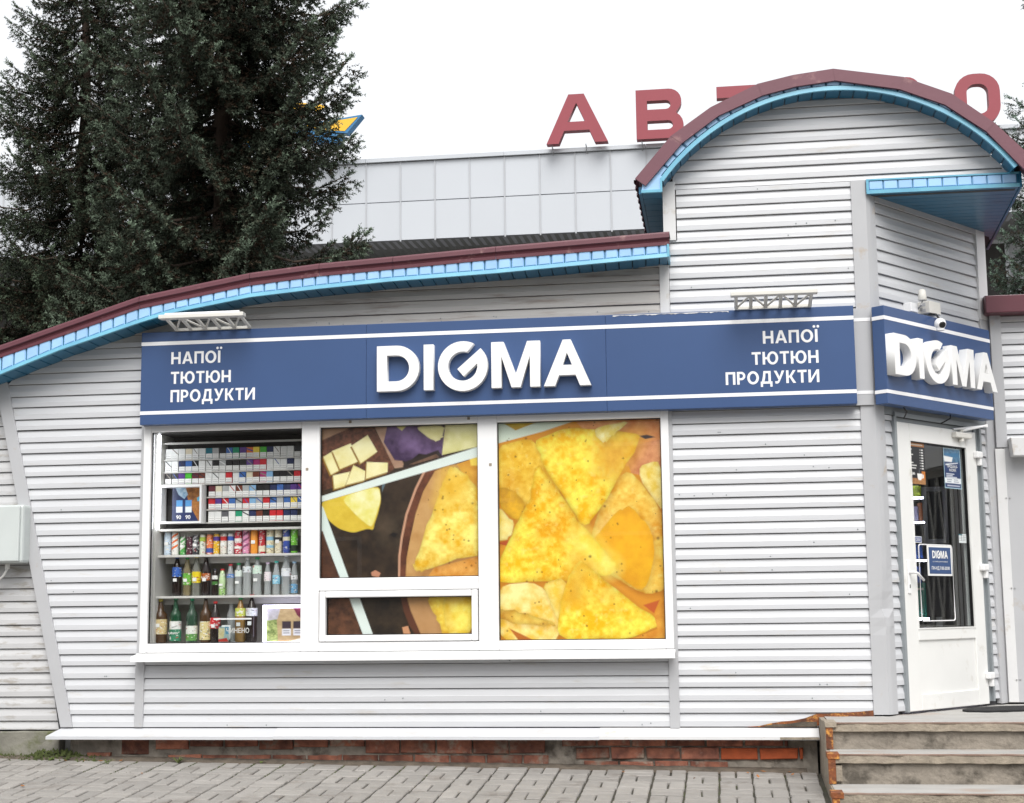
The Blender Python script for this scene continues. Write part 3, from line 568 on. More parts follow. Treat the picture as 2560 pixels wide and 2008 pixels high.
# interior shell
sh = MB(); sh.box(-5.5, 3.5, 4.2, 4.3, -.5, 2.75); sh.box(-5.6, -5.5, .1, 4.3, -.5, 2.75); sh.box(3.5, 3.6, 1.3, 4.3, -.5, 2.75); sh.box(-5.6, 3.6, 1.35, 4.3, 2.75, 2.8)
sh.prism([(-5.6, .08), (-.02, .08), (1.05, 1.38), (1.05, 1.40), (-5.6, 1.40)], 2.75, 2.8, 'z')
sh.prism([(-5.6, .075), (.02, .075), (1.05, 1.38), (3.6, 1.38), (3.6, 4.3), (-5.6, 4.3)], -.33, -.29, 'z'); sh.build('interior_shell', 'int_wall', B)
# --- brick base
pw = MB(); pr = random.Random(8); nx = 110
for j in range(5):
    for i in range(nx+1): pw.v.append((-6.02+5.52*i/nx, .052+pr.uniform(-.008, .012)-.004*j*0, -.41-.075*j))
pw.f = [(j*(nx+1)+i, j*(nx+1)+i+1, (j+1)*(nx+1)+i+1, (j+1)*(nx+1)+i) for j in range(4) for i in range(nx)]; pw.mi = [0]*len(pw.f)
plinth = pw.build('brick_base', 'mortar', B)
def brick(x0, x1, z0, z1, y=.03, mats='brick', seed=0):
    r = random.Random(seed); j = lambda a=.004: r.uniform(-a, a); yy = y+j(.006); c = .006
    q = [(x0+j(), z0+j()), (x1+j(), z0+j()), (x1+j(), z1+j()), (x0+j(), z1+j())]; cx = (x0+x1)/2; cz = (z0+z1)/2
    ins = [(px+(c if px < cx else -c), pz+(c if pz < cz else -c)) for px, pz in q]
    vs = [(px, .09, pz) for px, pz in q]+[(px, yy+c, pz) for px, pz in q]+[(px, yy, pz) for px, pz in ins]
    fs = [(k, (k+1) % 4, 4+(k+1) % 4, 4+k) for k in range(4)]+[(4+k, 4+(k+1) % 4, 8+(k+1) % 4, 8+k) for k in range(4)]+[(8, 9, 10, 11)]
    MB().add(vs, fs).build('brick', mats, plinth)
x = -5.35; n = 0
while x < -2.42:      # left and middle: header course just under the flashing, thin stained course below
    L_ = .255; tall = x > -3.95
    brick(x, min(x+L_, -2.42), -.545 if tall else (-.50 if n % 3 else -.52), -.425, .034, 'brick', n)
    brick(x+.10, min(x+.10+L_, -2.4), -.628, -.560, .040, 'brick', 100+n); x += L_+.012; n += 1
x = -2.20
while x < -.62:       # right: three visible courses
    L_ = .25+rnd.uniform(-.015, .015); e = min(x+L_, -.60)
    brick(x-.1, e-.1, -.492, -.425, .034, 'brick', 200+n); brick(x, e, -.582, -.505, .028, 'brick_bright' if x > -1.25 else 'brick', 300+n)
    brick(x+.06, min(e+.06, -.6), -.66, -.600, .036, 'brick', 400+n) if x < -1.3 else None
    x += L_+.014; n += 1
brick(-5.96, -5.80, -.565, -.43, .06, 'brick', 900); brick(-5.62, -5.40, -.56, -.43, .045, 'brick', 901); brick(-5.88, -5.70, -.60, -.545, .02, 'brick', 902)
# --- left wing beyond the slanted post
lw = MB(); lw.prism([(-8.6, -.40), (-6.02, -.40), (-6.62, 2.30), (-8.6, 1.58)], .085, .12); lwall = lw.build('left_wing_wall', 'backing', B)
laps(lwall, -.375, 2.28, lambda z: max(-8.6, inv_low(z)), lambda z: diag(z)-.06, 'siding_wing', Matrix.Translation((0, .05, 0)), .045)
ps = MB(); r_ = random.Random(2); xs = np.linspace(-8.6, -6.10, 26); top = [(x, -.385+r_.uniform(-.004, .004)) for x in xs]; ps.prism([(-8.6, -.75), (-6.10, -.75)]+top[::-1], .02, .14)
ps.build('plinth', 'plinth', B, bevel=.01)
# --- right wing
rw = MB(); rw.box(1.0, 3.6, 1.30, 1.36, -.30, 2.80); rwall = rw.build('right_wing_wall', 'backing', B)
laps(rwall, 1.70, 2.76, 1.115, 3.6, 'siding', Matrix.Translation((0, 1.275, 0)))
MB().box(1.045, 1.13, 1.25, 1.30, 1.70, 2.76).build('wing_post', 'trim', B, bevel=.003)
MB().box(1.00, 3.6, 1.12, 1.32, 2.755, 2.895).build('wing_roof_edge', 'maroon', B, bevel=.006); MB().add([(1.0, 1.14, 2.897), (3.6, 1.14, 2.897), (3.6, 6, 3.1), (1.0, 6, 3.1)], [(0, 1, 2, 3)]).build('roof_sheet', 'maroon', B)
MB().box(1.03, 1.105, 1.245, 1.285, -.27, 1.69).build('metal_sheet', 'trim_light', B, bevel=.004); MB().box(1.107, 3.6, 1.262, 1.29, -.27, 1.70).build('metal_sheet', 'trim', B)
MB().prism([(1.13, 1.765), (1.145, 1.62), (3.4, 1.62), (3.4, 1.765)], 1.12, 1.262).build('shutter_box', 'trim_light', B, bevel=.006)
for z in (1.30, .60, -.1):
    for x in (1.094, 1.124): MB().box(x-.005, x+.005, 1.240 if x < 1.1 else 1.257, 1.263, z-.005, z+.005).build('screw', 'steel', B)

sr = random.Random(77); scm = MB().lathe([(.0045, 0), (.005, .001), (.003, .003), (.0005, .0035)], 8).xf(Matrix.Rotation(R(90), 4, 'X')).mesh('screw', 'trim_dark')
for x0, x1, z0, z1, n in ((-1.43, -.13, -.3, 1.8, 22), (-1.40, -.13, 2.7, 3.5, 9), (-5.4, -1.56, -.3, .05, 9), (-6.2, -5.5, -.2, 1.9, 6), (-5.0, -1.55, 2.615, 2.66, 14)):
    for k in range(n):
        z = sr.uniform(z0, z1); z = math.floor(z/.18)*.18+sr.choice((.02, .03, .115)) if n != 14 else z
        o = bpy.data.objects.new('screw', scm); COL.objects.link(o); o.parent = fwall if x1 < -1.5 else twall; o.matrix_parent_inverse = wmat(o.parent).inverted(); o.location = (sr.uniform(x0, x1), -.0105, z)
# barred window further along the right wing (mirrored in the door glass)
wf = ring0 = MB()
for a in ((1.70, 1.76, .25, 1.62), (3.24, 3.30, .25, 1.62), (1.76, 3.24, .25, .31), (1.76, 3.24, 1.56, 1.62)): wf.box(a[0], a[1], 1.235, 1.262, a[2], a[3])
wf = wf.build('added_wing_window', 'lamp_grey', B); MB().box(1.76, 3.24, 1.250, 1.256, .31, 1.56).build('pane', 'black', wf)
for k in range(6): MB().tube([(1.80+.24*k, 1.24, .31), (2.03+.24*k, 1.24, 1.56)], .008, 5).build('grille_bar', 'lamp_grey', wf); MB().tube([(2.03+.24*k, 1.235, .31), (1.80+.24*k, 1.235, 1.56)], .008, 5).build('grille_bar', 'lamp_grey', wf)
MB().box(1.42, 1.66, 1.252, 1.2615, -.26, 1.68).build('added_dark_sheet', 'int_wall', B); MB().box(3.36, 3.6, 1.252, 1.2615, -.26, 1.68).build('added_dark_sheet', 'int_wall', B); MB().box(1.66, 3.36, 1.252, 1.2615, -.26, .245).build('added_dark_sheet', 'int_wall', B)
# ------------------------------------------------------------------ shop window (part of the building) with printed films
wm = MB(); YF, YB = -.034, .05
for x0, x1 in ((-5.466, -5.408), (-4.224, -4.084), (-2.886, -2.740), (-1.536, -1.478)): wm.box(x0, x1, YF, YB, .19, 1.905)
for x0, x1 in ((-5.408, -4.224), (-4.084, -2.886), (-2.740, -1.536)):
    wm.box(x0, x1, YF, YB, 1.853, 1.905); wm.box(x0, x1, YF, YB, .19, .258)
wm.box(-4.084, -2.886, YF, YB, .633, .725)
win = wm.build('shop_window', 'pvc', B, bevel=.006)
def ring(x0, x1, z0, z1, t, y0, y1):
    m = MB(); m.box(x0, x0+t, y0, y1, z0, z1); m.box(x1-t, x1, y0, y1, z0, z1); m.box(x0+t, x1-t, y0, y1, z0, z0+t); m.box(x0+t, x1-t, y0, y1, z1-t, z1); return m
ring(-4.078, -2.892, .262, .629, .046, -.046, .04).build('opening_sash', 'pvc', win, bevel=.007)
PANES = [(-5.408, -4.224, .258, 1.853), (-4.084, -2.886, .725, 1.853), (-4.032, -2.938, .308, .583), (-2.740, -1.536, .258, 1.853)]
for (x0, x1, z0, z1) in PANES: MB().box(x0, x1, .016, .022, z0, z1).build('pane', 'glass', win)
for (x0, x1, z0, z1) in PANES: ring(x0, x1, z0, z1, .006, -.004, .016).build('gasket', 'black', win)
MB().prism([(-.035, .187), (-.035, .181), (-.145, .166), (-.148, .128), (-.142, .128), (-.139, .160), (-.03, .172)], -5.487, -1.470, 'x').build('window_sill', 'pvc', win)
for x0, z0 in ((-3.86, 1.878), (-2.96, 1.878), (-4.19, 1.53), (-2.80, 1.53)): MB().box(x0, x0+.02, -.037, -.034, z0, z0+.02).build('drain_cover', 'concrete_edge', win)
# poster in the right pane: a heap of corn chips
def map3(x, y):
    u = (x-78)/1108; tp = 88-46*u; bt = 1552-17*u; return (u, (y-tp)/(bt-tp))
def chips():
    c = Canvas(170, 226, (222, 150, 44), map3); Y1, Y2, Y3, O1, O2 = (250, 190, 8), (255, 240, 92), (254, 226, 70), (228, 156, 24), (250, 196, 40)
    c.poly([(600, 60), (1190, 30), (1190, 420), (900, 360)], (206, 122, 62), (232, 170, 110), .8, 9, 3)
    c.poly([(930, 250), (1190, 180), (1190, 460), (980, 420)], (190, 110, 70), (226, 160, 110), .8, 12, 33)
    c.poly([(1000, 385), (1190, 320), (1190, 720)], (232, 196, 70), (250, 236, 160), 1, 10, 4, .12)
    c.poly([(60, 240), (340, 180), (540, 640), (260, 660), (60, 545)], (230, 176, 34), (248, 214, 84), 1, 12, 5, .15)
    c.poly([(930, 375), (1090, 540), (1200, 720), (1200, 1200), (1050, 1250), (690, 1020), (720, 740)], (234, 168, 32), (250, 222, 110), 1, 9, 6, .22)
    c.poly([(760, 815), (900, 665), (960, 642), (1080, 760), (1140, 900), (1060, 1240), (860, 1110), (700, 900)], O1, O2, .5, 7, 7, .10)
    c.poly([(60, 88), (620, 60), (390, 140), (60, 232)], (222, 234, 216)); c.poly([(120, 90), (345, 78), (200, 136)], (214, 190, 60), (190, 130, 40), .6, 9, 2)
    c.poly([(60, 530), (130, 523), (262, 622), (212, 775), (60, 630)], O2, (206, 150, 40), .8, 9, 8, .25); c.poly([(60, 640), (190, 770), (160, 860), (60, 905)], (240, 206, 84), (252, 238, 160), 1, 9, 18, .2)
    c.poly([(60, 905), (180, 870), (150, 925)], (186, 84, 40))
    c.poly([(330, 200), (560, 105), (1030, 140), (1052, 190), (705, 765), (640, 782), (590, 705), (370, 340)], Y1, Y2, 1.15, 11, 9, .28)
    c.poly([(740, 215), (1040, 145), (1050, 190), (900, 450), (760, 400)], (216, 150, 40), (240, 190, 70), .6, 10, 10, soft=26)
    c.poly([(735, 120), (990, 55), (880, 150), (800, 216), (745, 170)], (240, 214, 100), (254, 246, 190), 1, 12, 11, .2)
    c.poly([(330, 350), (450, 490), (640, 785), (872, 1030), (866, 1085), (790, 1116), (60, 1182), (60, 1050), (180, 830), (300, 560)], Y1, Y2, 1.15, 13, 12, .28)
    c.poly([(640, 800), (872, 1030), (866, 1085), (790, 1116), (560, 900)], Y3, (255, 246, 130), .9, 9, 13, soft=22)
    c.poly([(60, 1185), (350, 1160), (490, 1400), (460, 1560), (60, 1560)], (236, 190, 60), (252, 236, 160), 1, 8, 14, .1)
    c.poly([(60, 1345), (230, 1365), (470, 1440), (420, 1460), (60, 1420)], (220, 160, 36), (246, 214, 100), .8, 10, 15, .3); c.poly([(140, 1470), (330, 1560), (210, 1560)], (190, 110, 40))
    c.poly([(350, 1165), (540, 1140), (500, 1330), (470, 1420)], (240, 200, 70), (252, 232, 140), 1, 10, 24, .25)
    c.poly([(620, 1000), (720, 1100), (1150, 1420), (1122, 1470), (900, 1540), (460, 1540), (480, 1330), (540, 1130)], Y1, Y2, 1.1, 12, 16, .26)
    c.poly([(600, 1010), (690, 1060), (640, 1300), (520, 1300), (545, 1140)], (220, 160, 40), (240, 196, 70), .7, 9, 17, soft=24)
    c.poly([(1040, 1310), (1150, 1275), (1110, 1365)], (200, 96, 44)); c.poly([(1110, 1380), (1200, 1240), (1200, 1540), (950, 1540), (1130, 1470)], (214, 136, 40), (236, 176, 70), .8, 9, 19)
    c.specks(60, (120, 70, 20), .005, 3); c.specks(18, (90, 40, 10), .008, 4); c.poly([(1040, 165), (1090, 155), (1150, 170), (1080, 185)], (70, 60, 60)); return c
chip_print = chips()
x0, x1, z0, z1 = PANES[3]; me = chip_print.mesh('printed_film', (x0, .026, z1), (x1, .026, z1), (x0, .026, z0), 'print'); tag(link('printed_film', me, win), 'film printed with a heap of yellow corn chips')
def map2(x, y):
    u = (x-75)/1100; tp = 118-35*u; bt = 1168-14*u; return (u, (y-tp)/(bt-tp))
def snack():
    c = Canvas(168, 160, (44, 32, 22), map2); h, w = c.h, c.w
    c.poly([(60, 100), (1190, 60), (1190, 1200), (60, 1200)], (34, 25, 17), (66, 50, 36), 1, 7, 21)
    c.poly([(480, 760), (640, 760), (620, 920), (500, 900)], (44, 34, 25), (96, 80, 62), .8, 6, 31, soft=20)
    c.poly([(60, 100), (430, 90), (600, 390), (540, 440), (60, 560)], (118, 74, 54), (70, 42, 30), 1, 22, 22); c.poly([(60, 100), (330, 90), (60, 210)], (150, 112, 88), (176, 140, 110), .6, 9, 32)
    c.poly([(440, 90), (545, 90), (660, 390), (590, 400)], (188, 156, 132), (160, 124, 100), .8, 8, 23)
    c.poly([(540, 90), (955, 85), (925, 315), (760, 295), (690, 352), (590, 342), (512, 215)], (62, 42, 74), (126, 100, 142), .9, 6, 24)
    c.poly([(645, 385), (670, 350), (895, 270), (925, 320), (660, 400)], (46, 34, 30)); c.poly([(690, 372), (880, 298), (900, 320), (720, 372)], (136, 104, 84), (90, 64, 48), .9, 12, 25)
    c.poly([(945, 80), (1190, 70), (1190, 240), (920, 305)], (214, 208, 132), (236, 230, 180), .8, 6, 26); c.poly([(720, 100), (945, 90), (920, 188), (858, 212)], (222, 212, 140), (240, 232, 180), .7, 7, 27, .12); c.poly([(590, 95), (680, 92), (640, 135)], (220, 210, 140))
    for q, sd in (([(85, 320), (160, 275), (218, 405), (140, 446)], 1), ([(150, 278), (280, 224), (336, 350), (205, 406)], 2), ([(285, 240), (400, 165), (468, 282), (350, 366)], 3), ([(155, 450), (275, 424), (250, 522), (165, 545)], 4), ([(300, 378), (386, 420), (380, 484), (245, 518)], 5), ([(394, 355), (542, 360), (540, 426), (388, 474)], 6)):
        c.poly([(x-8, y+12) for x, y in q], (150, 112, 40)); c.poly(q, (232, 220, 150), (248, 242, 196), .8, 6, 40+sd)
    c.poly([(60, 640), (200, 600), (480, 515), (497, 620), (472, 720), (448, 790), (440, 832), (400, 822), (300, 852), (200, 824), (120, 760)], (206, 170, 40), (228, 200, 70), .7, 8, 28, rnd=True)
    c.poly([(205, 604), (478, 522), (494, 620), (450, 760), (425, 815), (330, 740)], (232, 222, 110), (252, 250, 214), .9, 5, 29, rnd=True)
    c.poly([(500, 520), (528, 500), (500, 570)], (90, 110, 120))
    rim = [(800, 400), (730, 540), (665, 720), (632, 880), (615, 1010), (612, 1200)]; inn = [(860, 1200), (720, 1200), (690, 1050), (720, 900), (770, 700), (880, 440), (960, 380)]
    c.poly(rim+[(1190, 1200), (1190, 330), (960, 380)], (206, 158, 128)); c.poly([(x+14, y+6) for x, y in rim]+[(1190, 1200), (1190, 330), (960, 380)], (84, 46, 30), (120, 70, 48), .8, 14, 30)
    c.poly([(870, 420), (790, 560), (735, 720), (700, 880), (672, 1030), (664, 1200), (1190, 1200), (1190, 330), (960, 385)], (186, 136, 76), (206, 162, 104), .8, 6, 34)
    c.poly([(1025, 370), (1190, 310), (1190, 560), (1060, 430)], (206, 140, 40), (226, 170, 70), .8, 9, 35); c.poly([(1110, 320), (1190, 290), (1190, 380), (1120, 380)], (240, 210, 90))
    c.poly([(790, 1200), (860, 1095), (1190, 1010), (1190, 1200)], (214, 140, 44), (236, 180, 96), .9, 10, 36)
    c.poly([(975, 392), (1010, 386), (1110, 465), (1190, 570), (1190, 1012), (1000, 1042), (775, 1124), (735, 1116), (716, 1078), (735, 1030), (862, 690), (905, 540)], (234, 180, 30), (255, 240, 130), 1.15, 9, 37, .28)
    c.poly([(940, 420), (1080, 460), (1060, 640), (890, 640)], (230, 176, 40), (246, 206, 80), .7, 9, 38, soft=24)
    c.poly([(60, 600), (1190, 240), (1190, 312), (60, 640)], (226, 236, 230)); c.poly([(60, 640), (90, 680), (278, 1185), (218, 1185), (60, 800)], (222, 234, 228)); c.poly([(60, 830), (85, 840), (212, 1185), (60, 1185)], (104, 66, 46), (70, 44, 32), .9, 12, 39)
    c.poly([(425, 1125), (455, 1110), (492, 1130), (480, 1158), (430, 1150)], (196, 138, 110)); c.poly([(552, 865), (580, 848), (612, 858), (590, 884)], (14, 10, 8)); c.specks(30, (110, 60, 16), .006, 8, (.6, .3, 1, .95)); return c
x0, x1, z0, z1 = PANES[1]; me = snack().mesh('printed_film', (x0, .026, z1), (x1, .026, z1), (x0, .026, z0), 'print'); tag(link('printed_film', me, win), 'film printed with cheese cubes, lemon and chips in a bowl')
def map2b(x, y):
    u = (x-118)/1012; tp = 1308-8*u; bt = 1562-7*u; return (u, (y-tp)/(bt-tp))
def snack_low():
    c = Canvas(150, 40, (40, 29, 20), map2b)
    c.poly([(100, 1290), (1140, 1290), (1140, 1580), (100, 1580)], (34, 26, 18), (64, 50, 36), 1, 8, 51); c.poly([(100, 1290), (285, 1290), (370, 1580), (100, 1580)], (110, 72, 50), (64, 40, 28), 1, 12, 52)
    c.poly([(262, 1290), (335, 1290), (445, 1580), (375, 1580)], (224, 234, 228)); c.poly([(625, 1290), (650, 1400), (690, 1500), (745, 1580), (1140, 1580), (1140, 1290)], (96, 56, 38)); c.poly([(668, 1290), (700, 1400), (740, 1490), (780, 1580), (1140, 1580), (1140, 1290)], (196, 152, 104), (180, 134, 84), .7, 6, 53)
    c.poly([(800, 1290), (1140, 1290), (1140, 1480), (1090, 1580), (945, 1580), (880, 1450)], (232, 180, 34), (250, 224, 90), 1, 9, 54, .2); c.poly([(905, 1290), (1140, 1290), (1140, 1470), (1080, 1580), (960, 1580)], (240, 204, 50), (252, 234, 110), 1, 9, 55, .15)
    c.poly([(640, 1510), (680, 1500), (700, 1560), (650, 1560)], (206, 150, 110)); return c
x0, x1, z0, z1 = PANES[2]; me = snack_low().mesh('printed_film', (x0, .026, z1), (x1, .026, z1), (x0, .026, z0), 'print'); tag(link('printed_film', me, win), 'film continuing the chips and bowl print on the opening sash')
MB().box(-4.10, -1.50, .030, .034, .25, 1.87).build('film_backing', 'opaque_back', win)

# ------------------------------------------------------------------ display case and goods behind the left pane
DC = thing('display_case', 'lit display case with metal shelves behind the left shop window pane', 'display case', (-4.8, .3, .2))
cs = MB(); cs.box(-5.40, -4.10, .46, .48, .2, 1.87); cs.build('back_panel', 'case_back', DC)
MB().box(-5.44, -5.405, .10, .47, .2, 1.86).build('side_panel', 'shelf_metal', DC); MB().box(-4.16, -4.12, .06, .47, .2, 1.86).build('side_panel', 'shelf_metal', DC)
MB().box(-5.43, -4.1, .05, .47, 1.862, 1.88).build('top_panel', 'dark_int', DC); MB().box(-5.40, -4.1, .23, .24, 1.785, 1.80).build('shelf_edge', 'shelf_metal', DC)
MB().box(-5.40, -4.12, .44, .455, 1.80, 1.86).build('upper_board', 'dark_int', DC)
SH = [(1.106, .16), (.906, .15), (.594, .14), (.240, .08)]
for z, y in SH:
    MB().box(-5.43, -4.14, y, .46, z, z+.018).build('shelf', 'shelf_metal', DC, bevel=.003); MB().box(-5.38, -4.14, y+.10, y+.112, z-.045, z-.002).build('shelf_beam', 'shelf_metal', DC)
MB().lathe([(.0001, 1.118), (.012, 1.12), (.012, 1.845), (.0001, 1.847)], 10, (-5.393, .10)).build('light_tube', 'led', DC)
# pack racks: thin ledge under each row
ROWS = [(1.668, -5.40, 22), (1.572, -5.40, 22), (1.477, -5.40, 22), (1.372, -5.045, 15), (1.276, -5.045, 15), (1.176, -5.045, 15)]
packm = MB().box(-.0252, .0252, -.011, .011, 0, .083).mesh('cigarette_pack', 'pack'); lab = MB().box(-.0245, .0245, -.0125, -.0112, .003, .040)
lab.box(-.0205, .0205, -.0131, -.0126, .027, .0285, 1); lab.box(-.0205, .0205, -.0131, -.0126, .010, .0125, 1); labm = lab.mesh('warning_label', ['paper', 'opaque_back'])
CN = dict(white=(225, 226, 224), cream=(222, 212, 186), black=(28, 26, 28), navy=(34, 44, 84), blue=(60, 104, 172), sky=(132, 176, 214), teal=(28, 110, 128), green=(70, 176, 52), emerald=(36, 146, 108), violet=(88, 54, 132), brown=(112, 54, 36), orange=(212, 106, 44), red=(196, 34, 44), yellow=(236, 208, 72), silver=(170, 172, 172), maroon=(96, 34, 44), magenta=(172, 40, 112), grey=(92, 92, 96))
PK = ['white white white cream white white teal silver black blue emerald violet orange yellow green navy white white white black sky yellow',
      'white white navy blue black white white black silver black black black violet magenta red white white white navy white white blue',
      'black black violet green maroon brown white white white red white blue cream brown magenta sky black black black red navy white',
      'maroon cream silver white brown silver sky black black navy blue navy violet violet silver', 'red violet red blue silver red sky silver red blue silver blue yellow blue navy', 'white white grey white emerald white navy brown black red red navy navy black white']
ordn = ['first', 'second', 'third', 'fourth', 'fifth', 'sixth', 'seventh', 'eighth', 'ninth', 'tenth', 'eleventh', 'twelfth', 'thirteenth', 'fourteenth', 'fifteenth', 'sixteenth', 'seventeenth', 'eighteenth', 'nineteenth', 'twentieth', 'twenty first', 'twenty second']
for r, (z, xs, n) in enumerate(ROWS):
    MB().box(xs-.01, -4.16, .235, .30, z-.010, z-.001).build('pack_ledge', 'shelf_metal', DC)
    for k, cn in enumerate(PK[r].split()[:n]):
        o = bpy.data.objects.new('cigarette_pack', packm); COL.objects.link(o); o.location = (xs+.028+.0545*k+rnd.uniform(-.001, .001), .256+rnd.uniform(-.004, .004), z); o.rotation_euler = (0, 0, rnd.uniform(-.06, .06)); o.color = (*lin(CN[cn]), 1)
        tag(o, f'{cn} cigarette pack, {ordn[k]} from left in {ordn[r]} row from top', 'cigarette pack', 'cigarette packs in the window display')
        w = bpy.data.objects.new('warning_label', labm); COL.objects.link(w); w.parent = o
MB().box(-5.40, -4.16, .30, .31, 1.11, 1.80).build('pack_rack_back', 'grey_d' if 'grey_d' in MATS else 'dark_int', DC)
# price card box at the left of the lower rows
PB = thing('price_card_box', 'white framed price card box showing two blue packs, left of the cigarette rows', 'price display', (-5.24, .2, 1.165))
ring(-5.405, -5.065, 1.165, 1.462, .016, .15, .26).build('frame', 'pvc', PB)
c = Canvas(56, 64, (30, 44, 86)); c.poly([(.35, 0), (1, 0), (1, 1), (.86, 1), (.62, .62)], (176, 116, 56), (120, 76, 40), .9, 8, 61); c.poly([(.1, 0), (.42, 0), (.5, .2), (.38, .32), (.2, .2)], (88, 140, 178), (190, 210, 220), .8, 5, 62); c.poly([(.78, .3), (.95, .2), (1, .38), (.8, .4)], (96, 176, 206))
for x in (.13, .42): c.rect(x, .36, x+.2, .54, (84, 146, 200)); c.rect(x, .55, x+.2, .72, (214, 220, 222))
link('card', c.mesh('card', (-5.335, .245, 1.446), (-5.081, .245, 1.446), (-5.335, .245, 1.181), 'print'), PB)
for x in (-5.30, -5.225): place('lettering', text_mesh('lettering', '90', .030, 'paper', .01), face_mat((x, .243, 1.205), (1, 0, 0), (0, -1, 0)), PB)
# cans
def can_mesh(r, h):
    m = MB(); m.lathe([(r*.78, 0), (r*.9, .004), (r, .012), (r, h-.016), (r*.82, h-.003), (r*.80, h)], 18); return m
CZ = .925
CANS = [(135, 240, 95, 'pale blue and white', (.60, .72, .84), (.20, .40, .70), 0), (245, 350, 105, 'white with orange stripes', (.85, .83, .8), (.80, .16, .03), 2), (365, 450, 165, 'short green', (.10, .42, .10), (.75, .8, .7), 2), (460, 550, 165, 'short dark maroon', (.10, .02, .04), (.6, .55, .55), 0),
 (550, 645, 140, 'black and grey', (.05, .05, .06), (.35, .35, .36), 2), (650, 740, 140, 'lime and white', (.70, .74, .62), (.40, .55, .08), 1), (750, 845, 140, 'orange with blue foot', (.80, .22, .07), (.05, .09, .35), 3), (850, 940, 135, 'yellow with purple top', (.78, .46, .02), (.10, .05, .30), 1), (950, 1045, 135, 'white with red top', (.78, .74, .66), (.62, .04, .04), 1), (1055, 1145, 135, 'white with blue top', (.76, .77, .76), (.05, .12, .48), 1),
 (1155, 1262, 100, 'red and white banded', (.55, .03, .06), (.82, .8, .76), 4), (1270, 1375, 95, 'pink patterned', (.72, .30, .48), (.25, .08, .16), 2), (1385, 1490, 90, 'plain orange', (.85, .33, .04), (.85, .33, .04), 0), (1500, 1600, 85, 'red over white', (.50, .03, .04), (.72, .66, .5), 3), (1610, 1720, 80, 'cream and sky blue', (.75, .68, .46), (.25, .50, .68), 4), (1730, 1835, 85, 'cream with black band', (.74, .66, .48), (.02, .02, .02), 5), (1845, 1950, 80, 'blue with cream middle', (.04, .08, .36), (.74, .68, .52), 5), (1960, 2060, 75, 'green over black', (.18, .55, .05), (.02, .03, .02), 3)]
zpx = lambda y: .929-(y-403)/5.445*.00328      # zoomed row of the photograph -> height on the can shelf
canmat = {}
for k, (a, b_, t, nm, c1, c2, kind) in enumerate(CANS):
    xc = -5.428+((a+b_)/2-64)*.000553; r = (b_-a)/2*.000585*.93; h = max(.115, (398-t)*.00060)
    o = can_mesh(r, h).build('drink_can', 'plain_color' if k == 12 else 'label_print', smooth=True); o.location = (xc, .235, CZ); o.color = (*c1, 1)
    tag(o, f'{nm} drink can, {ordn[k]} from left on the can shelf', 'drink can', 'cans on the display shelf')
    lidm = MB(); lidm.lathe([(r*.80, h), (r*.84, h+.002), (r*.80, h+.004), (r*.7, h+.003)], 18)
    l = lidm.build('lid', 'steel'); l.parent = o
    bands = {0: [], 1: [(.72, .97)], 2: [], 3: [(.03, .30)], 4: [(.20, .32), (.55, .72)], 5: [(.52, .70)]}[kind]
    bm_ = MB()
    for p, q in bands: bm_.lathe([(r+.0006, .012+(h-.028)*p), (r+.0008, .012+(h-.028)*(p+.01)), (r+.0008, .012+(h-.028)*(q-.01)), (r+.0006, .012+(h-.028)*q)], 18)
    if kind == 2:
        for i in range(3):
            z0 = h*(.2+.25*i); ang = [R(-150+i2*15) for i2 in range(9)]
            vs = [((r+.0008)*math.cos(t_), (r+.0008)*math.sin(t_), z0+.018*j/4) for j, t_ in enumerate(ang)]+[((r+.0008)*math.cos(t_), (r+.0008)*math.sin(t_), z0+.016+.018*j/4) for j, t_ in enumerate(ang)]
            bm_.add(vs, [(j, j+1, 10+j, 9+j) for j in range(8)])
    if bm_.v: q = bm_.build('print_band', 'plain_color'); q.parent = o; q.color = (*c2, 1)
    if k in (0, 2, 4, 8, 12, 15): q = MB().box(-.016, .014, -r-.003, -r-.0015, h*.42, h*.56).build('price_tag', 'paper'); q.parent = o
# bottles
def bottle(name, x, y, z, h, r, body, capc, label, cat, lab=None, neck=.30, waist=0., opaque=None, shape=0):
    o = thing(name, label, cat, (x, y, z), 0, 'bottles in the window display')
    rn = .0125
    if shape == 0: prof = [(r*.8, 0), (r, .010), (r*(1-waist*.2), h*.22), (r*(1-waist), h*.34), (r, h*.48), (r, h*(1-neck)-.02), (r*.72, h*(1-neck)+.05*h), (rn*1.25, h*.90), (rn, h*.92), (rn, h*.945)]
    else: prof = [(r*.85, 0), (r, .010), (r, h*.58), (r*.92, h*.66), (r*.50, h*.74), (r*.46, h*.82), (rn*1.2, h*.90), (rn, h*.945)]
    b_ = MB().lathe(prof, 16).build('bottle_body', 'bottle_body' if opaque is None else 'dark_bottle', smooth=True); b_.parent = o; b_.color = (*body, 1)
    if opaque is not None: b_.color = (*opaque, 1)
    q = MB().lathe([(rn*1.25, h*.945), (rn*1.3, h*.95), (rn*1.3, h*.995), (rn*.9, h)], 14).build('cap', 'cap'); q.parent = o; q.color = (*capc, 1)
    for (p0, p1, c1) in (lab or []):
        rr = r*1.02
        if p1 > .8: rr = r*.8
        q = MB().lathe([(rr*.995, h*p0), (rr, h*p0+.001), (rr, h*p1-.001), (rr*.995, h*p1)], 16).build('label', 'label_print'); q.parent = o; q.color = (*c1, 1)
    if h > .16 and (int(x*1000) % 3 != 1): q = MB().box(-.017, .013, -r-.004, -r-.0025, h*.36, h*.44).build('price_tag', 'paper'); q.parent = o
    return o
DK, CL, AM, GR, BR = (.02, .012, .010), (.86, .89, .89), (.62, .52, .30), (.04, .20, .09), (.07, .035, .015)
def bx(px): return -5.428+(px-64)*.000557
